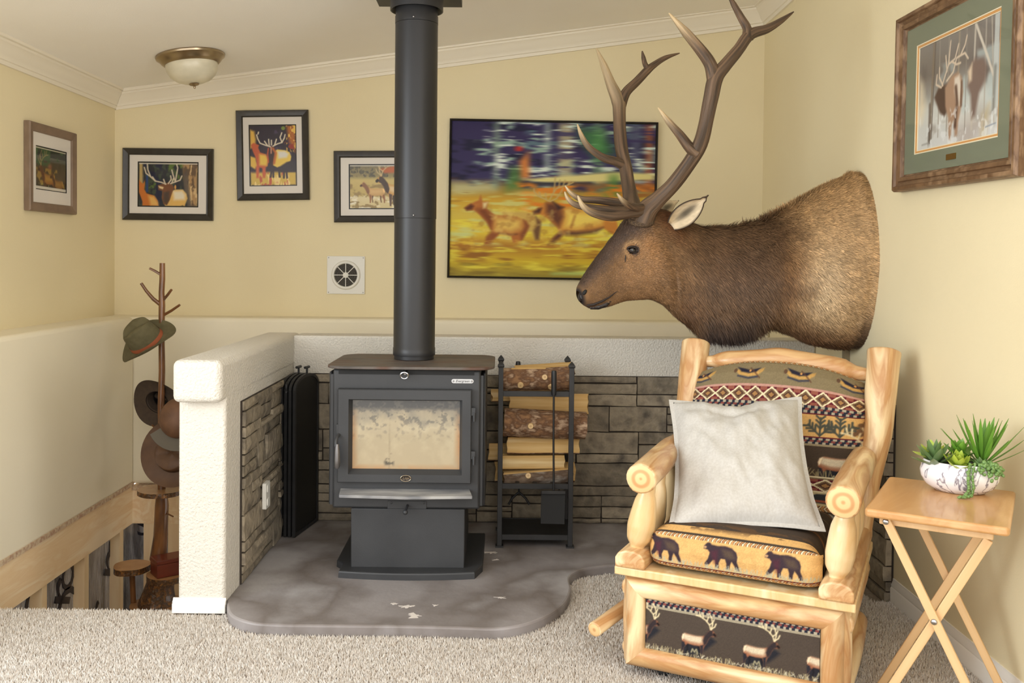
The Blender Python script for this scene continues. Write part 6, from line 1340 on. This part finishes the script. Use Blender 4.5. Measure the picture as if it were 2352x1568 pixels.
# recliner lever on the left
logpart('lever', [(-.384,-.01,.128),(-.356,.10,.142),(-.33,.2,.152)], [.0225,.0215,.021], seed=61, rnd=.003)
logpart('lever_arm', [(-.33,.19,.15),(-.327,.20,.19),(-.30,.2,.21)], [.017,.017,.017], seed=63)
# ---------------------------------------------------------------- pillow
CM = wm(ch)
pBL, pBR, pTL, pTR = [CM @ Vector(q) for q in ((-.176,.065,.440),(.196,.175,.455),(-.282,.455,.735),(.120,.535,.772))]
pc = (pBL+pBR+pTL+pTR)/4; px_ = ((pBR-pBL)+(pTR-pTL)).normalized(); pu_ = ((pTL-pBL)+(pTR-pBR)); pu_ = (pu_-px_*pu_.dot(px_)).normalized(); pn_ = px_.cross(pu_)
Rp = Matrix((px_, pu_, pn_)).transposed()
pil = thing('throw_pillow', 'square off-white linen throw pillow leaning on the log chair seat', 'pillow', pc, Rp)
hwid = ((pBR-pBL).length+(pTR-pTL).length)/4; hhei = ((pTL-pBL).length+(pTR-pBR).length)/4
def pil_pt(u, v, s, fl=1.0):
    x = hwid*u*(1-.085*(1-v*v))*fl; y = hhei*v*(1-.075*(1-u*u))*fl
    y -= .030*math.exp(-((u+.02)/.30)**2)*max(0, v)**3
    if v < -.6: x += .006*(-(v+.6)/.4)*(u/abs(u) if u else 0)*abs(u)**3
    t = max(0, (1-abs(u)**2.4))*max(0, (1-abs(v)**2.4)); th_ = .090*t**.55
    w = .014*mnoise.noise((u*2.6, v*2.6, 3+s)) + .007*abs(mnoise.noise((u*5+v*3, v*2.2-u, 5+s))) - .009*math.exp(-((v-.55-.25*abs(u))/.06)**2)*(1-abs(u)) + .006*mnoise.noise((u*7, v*5, 9+s)) - .012*math.exp(-((u+.35*v-.1)/.10)**2)*max(0,v)**1.5*t - .006*math.exp(-((u-.3*v+.35)/.07)**2)*max(0,v)*t - .010*math.exp(-((u+.7)/.2)**2-((v+.75)/.12)**2)
    return Vector((x, y, s*(th_+ (w if t > .02 else 0)*min(1,t*4))))
n = 44
for s, nm in ((1,'front_panel'),(-1,'back_panel')):
    mb = MB(); vs = [pil_pt(-1+2*i/n, -1+2*j/n, s) for j in range(n+1) for i in range(n+1)]
    mb.add(vs, [(j*(n+1)+i, j*(n+1)+i+1, (j+1)*(n+1)+i+1, (j+1)*(n+1)+i) for j in range(n) for i in range(n)]); mb.build(nm, M['linen'], pil, local=True, smooth=80)
per = [(-1+2*i/n,-1) for i in range(n)] + [(1,-1+2*i/n) for i in range(n)] + [(1-2*i/n,1) for i in range(n)] + [(-1,1-2*i/n) for i in range(n)]
vs = []; m = len(per)
for (u, v) in per:
    p = pil_pt(u*.999, v*.999, 0); q = p.copy(); L_ = Vector((u, v, 0)); q += Vector((L_.x*(abs(u) > .98), L_.y*(abs(v) > .98), 0))*.011 + Vector((0,0,.003*mnoise.noise((u*4,v*4,1)))); p2 = p*.985
    vs += [p2+Vector((0,0,.003)), q+Vector((0,0,.0012)), q-Vector((0,0,.0012)), p2-Vector((0,0,.003))]
MB().add(vs, [(i*4+k, i*4+k+1, ((i+1) % m)*4+k+1, ((i+1) % m)*4+k) for i in range(m) for k in range(3)]).build('flange', M['linen'], pil, local=True, smooth=60)
# ---------------------------------------------------------------- folding tray table
tc = Vector((1.141, 2.337, 0)); TY = math.radians(-31)
tb = thing('tray_table', 'small folding wooden tray table with crossed legs by the right wall', 'side table', tc, TY)
TW, TD, TZ = .157, .203, .60
mb = MB(); mb.prism(rrect(-TW,-TD,TW,TD,.012,4), TZ-.021, TZ); mb.build('table_top', M['tray'], tb, local=True, bevel=.006, seg=3)
for yy in (-TD+.055, TD-.055): 
    MB().box((-TW+.028, yy-.009, TZ-.045), (TW-.035, yy+.009, TZ-.0215)).build('apron', M['tray_leg'], tb, local=True, bevel=.002)
for yy, s in ((-TD+.055-.0165, -1), (TD-.055+.0165, 1)):
    for a, b, o_ in ((-1, 1, 0), (1, -1, 1)):
        off = -s*.0125*o_*1.0 + (0 if o_ == 0 else 0)
        p0 = Vector((a*(TW-.045), yy - s*.0 + (0 if o_ == 0 else -s*.0), TZ-.030)); p1 = Vector((b*(TW+.012), p0.y, .006))
        if o_: p0.y -= s*.0130; p1.y -= s*.0130; p0.z = TZ-.046
        MB().bar(p0, p1, .021, .0115, (0,1,0)).build('leg', M['tray_leg'], tb, local=True, bevel=.002)
    xm = 0; f = (TZ-.03)/( (TW-.045)+(TW+.012) ); 
    t = (TW-.045)/((TW-.045)+(TW+.012)); zc_ = (TZ-.038)*(1-t)+.006*t
    MB().lathe([(0,.0035),(.005,.003),(.0075,.0008),(.0075,0)], 14, Matrix.Translation((0, yy+s*.0058, zc_)) @ Matrix.Rotation(s*-math.pi/2, 4, 'X')).build('rivet', M['steel'], tb, local=True, smooth=50)
    if s < 0: MB().lathe([(0,.0035),(.005,.003),(.0075,.0008),(.0075,0)], 14, Matrix.Translation((-TW+.045, yy-.0058, TZ-.034)) @ Matrix.Rotation(math.pi/2, 4, 'X')).build('rivet', M['steel'], tb, local=True, smooth=50)
MB().box((TW-.02+.012, -TD+.05, .07), (TW-.008+.012, TD-.05, .09)).build('stretcher', M['tray_leg'], tb, local=True)
# ---------------------------------------------------------------- planter and succulents
PC = Vector((1.226, 2.425, TZ)); PYAW = math.radians(-27)
pln = thing('planter_bowl', 'oval white planter bowl with grey marble veining on the tray table', 'planter', PC, PYAW)
MB().lathe([(0,.002),(.052,.0),(.060,.002),(.082,.016),(.094,.036),(.096,.052),(.091,.070),(.086,.080),(.083,.0805),(.080,.078),(.084,.066),(.080,.062)], 56, None, 1.0, .72).build('bowl', M['marble'], pln, local=True, smooth=50)
MB().lathe([(0,.069),(.05,.068),(.0835,.066)], 40, None, 1.0, .72).build('soil', M['soil'], pln, local=True)
PM = wm(pln)
def leafmesh(L, w, th, curve, point=1.0, n=7):
    """one pointed leaf along +x, curving up in z"""
    mb = MB(); vs = []
    for i in range(n+1):
        t = i/n; ww = w*(math.sin(math.pi*min(1, t**.75*.5+.5*t*t*0+.12+.0))*(1-t**(2.2*point)))**.8 if t < 1 else .0004
        ww = max(ww, .0004); x = L*t; z = curve*L*t*t; h = th*(1-t**2)+.0004
        vs += [(x,-ww,z+h*.35),(x,0,z-h),(x,ww,z+h*.35),(x,0,z+h*.25)]
    fs = [(i*4+k, i*4+(k+1) % 4, (i+1)*4+(k+1) % 4, (i+1)*4+k) for i in range(n) for k in range(4)] + [(0,1,2,3),(n*4+3,n*4+2,n*4+1,n*4)]
    mb.add(vs, fs); return mb
def rosette(name, label, loc, layers, mat_, seed, tilt=(0,0)):
    rg = random.Random(seed); root = thing(name, label, 'succulent', PM @ Vector(loc), None, 'succulents in the planter'); root.matrix_basis = Matrix.Translation(PM @ Vector(loc)) @ Matrix.Scale(1.22, 4) @ Matrix.Rotation(tilt[0], 4, 'X') @ Matrix.Rotation(tilt[1], 4, 'Y')
    for (cnt, L, w, el, cv, z, pt) in layers:
        src = None; a0 = rg.random()*6
        for k in range(cnt):
            Ml = Matrix.Translation((0,0,z)) @ Matrix.Rotation(a0+2*math.pi*k/cnt+rg.uniform(-.15,.15), 4, 'Z') @ Matrix.Rotation(-math.radians(el+rg.uniform(-7,7)), 4, 'Y') @ Matrix.Scale(rg.uniform(.88,1.1), 4)
            if src is None: src = leafmesh(L, w, w*.28, cv, pt).build('leaf', M[mat_], root, local=True, smooth=50); src.matrix_basis = Ml
            else: copy_obj(src, root, Ml)
    return root
rosette('agave_succulent', 'grey-green pointed agave succulent at the left front of the planter', (-.058,-.022,.068), [(7,.058,.010,18,.15,0,1.3),(6,.056,.010,42,.1,.004,1.3),(4,.050,.009,66,.05,.008,1.3)], 'leaf_grey', 1, (0,-.1))
rosette('lime_succulent', 'pale lime rosette succulent at the front middle of the planter', (-.004,-.040,.070), [(8,.036,.0105,18,.3,0,1.0),(7,.031,.010,42,.3,.006,1.0),(5,.025,.009,62,.2,.010,1.0),(3,.018,.007,78,.1,.012,1.0)], 'leaf_lime', 2, (.25,0))
rosette('jade_rosette_succulent', 'bright green broad-leaf rosette rising at the back middle of the planter', (-.002,.012,.090), [(6,.046,.013,4,.1,-.008,.9),(6,.042,.013,22,.15,0,.9),(5,.036,.012,46,.2,.006,.9),(4,.026,.009,68,.1,.010,1)], 'leaf_green', 3, (.1,0))
rosette('yellow_rosette_succulent', 'yellow-green rosette succulent behind the agave at the planter left end', (-.064,.018,.080), [(6,.042,.012,10,.15,0,.9),(6,.038,.012,34,.2,.004,.9),(4,.028,.010,60,.1,.008,1)], 'leaf_lime', 4, (0,-.2))
rosette('grass_succulent', 'tall spiky grass-like succulent with dark tips at the planter right end', (.052,.010,.070), [(10,.105,.0042,34,.12,0,2.2),(11,.112,.0046,56,.06,0,2.2),(9,.105,.0062,74,.02,0,1.8),(4,.09,.0075,82,.0,0,1.8)], 'leaf_dark', 5, (0,.12))
rosette('round_leaf_succulent', 'small round-leaf succulent beside the trailing bead plant', (.052,-.030,.076), [(6,.024,.014,24,.2,0,.5),(4,.018,.010,50,.2,.003,.5)], 'leaf_grey', 6)
# trailing bead plant: round leaves too many to count
sp = thing('bead_succulent', 'trailing string-of-beads succulent spilling over the planter rim', 'succulent', PM @ Vector((.066,-.03,.075)), None, 'succulents in the planter')
mb = MB(); rg = random.Random(9)
def bead(p, r): 
    mb.ball(p, r, 7, 5, (1,1,1.25), Matrix.Rotation(rg.uniform(-1,1), 3, 'X') @ Matrix.Rotation(rg.uniform(-1,1), 3, 'Y'))
for k in range(120):
    a = rg.uniform(-2.3, .5); r = rg.uniform(.2, 1.0); x_ = .062 + .042*r*math.cos(a); y_ = -.030 + .036*r*math.sin(a); z_ = .086 - .022*r*r + rg.uniform(-.008,.008); bead(PM @ Vector((x_, y_, z_)), rg.uniform(.0034,.0052))
strand = catmull([tuple(PM @ Vector(q)) for q in ((.030,-.052,.085),(.026,-.068,.070),(.025,-.077,.05),(.027,-.080,.032),(.025,-.078,.016),(.018,-.085,.007),(.004,-.094,.006))], 6)
for i, p in enumerate(strand):
    for s in (-1, 1): bead(Vector(p)+Vector((s*.0055*(1+.2*rg.random()),rg.uniform(-.003,.001),rg.uniform(-.002,.002))), rg.uniform(.0028,.0042))
for q in ((.075,-.066,.05),(.085,-.058,.056),(.07,-.062,.06),(.095,-.04,.065)): bead(PM @ Vector(q), .0046)
mb.build('beads', M['pearl'], sp, smooth=60, kind='stuff')
MB().tube(strand, .0011, 6).build('trailing_stem', M['leaf_grey'], sp, smooth=60)
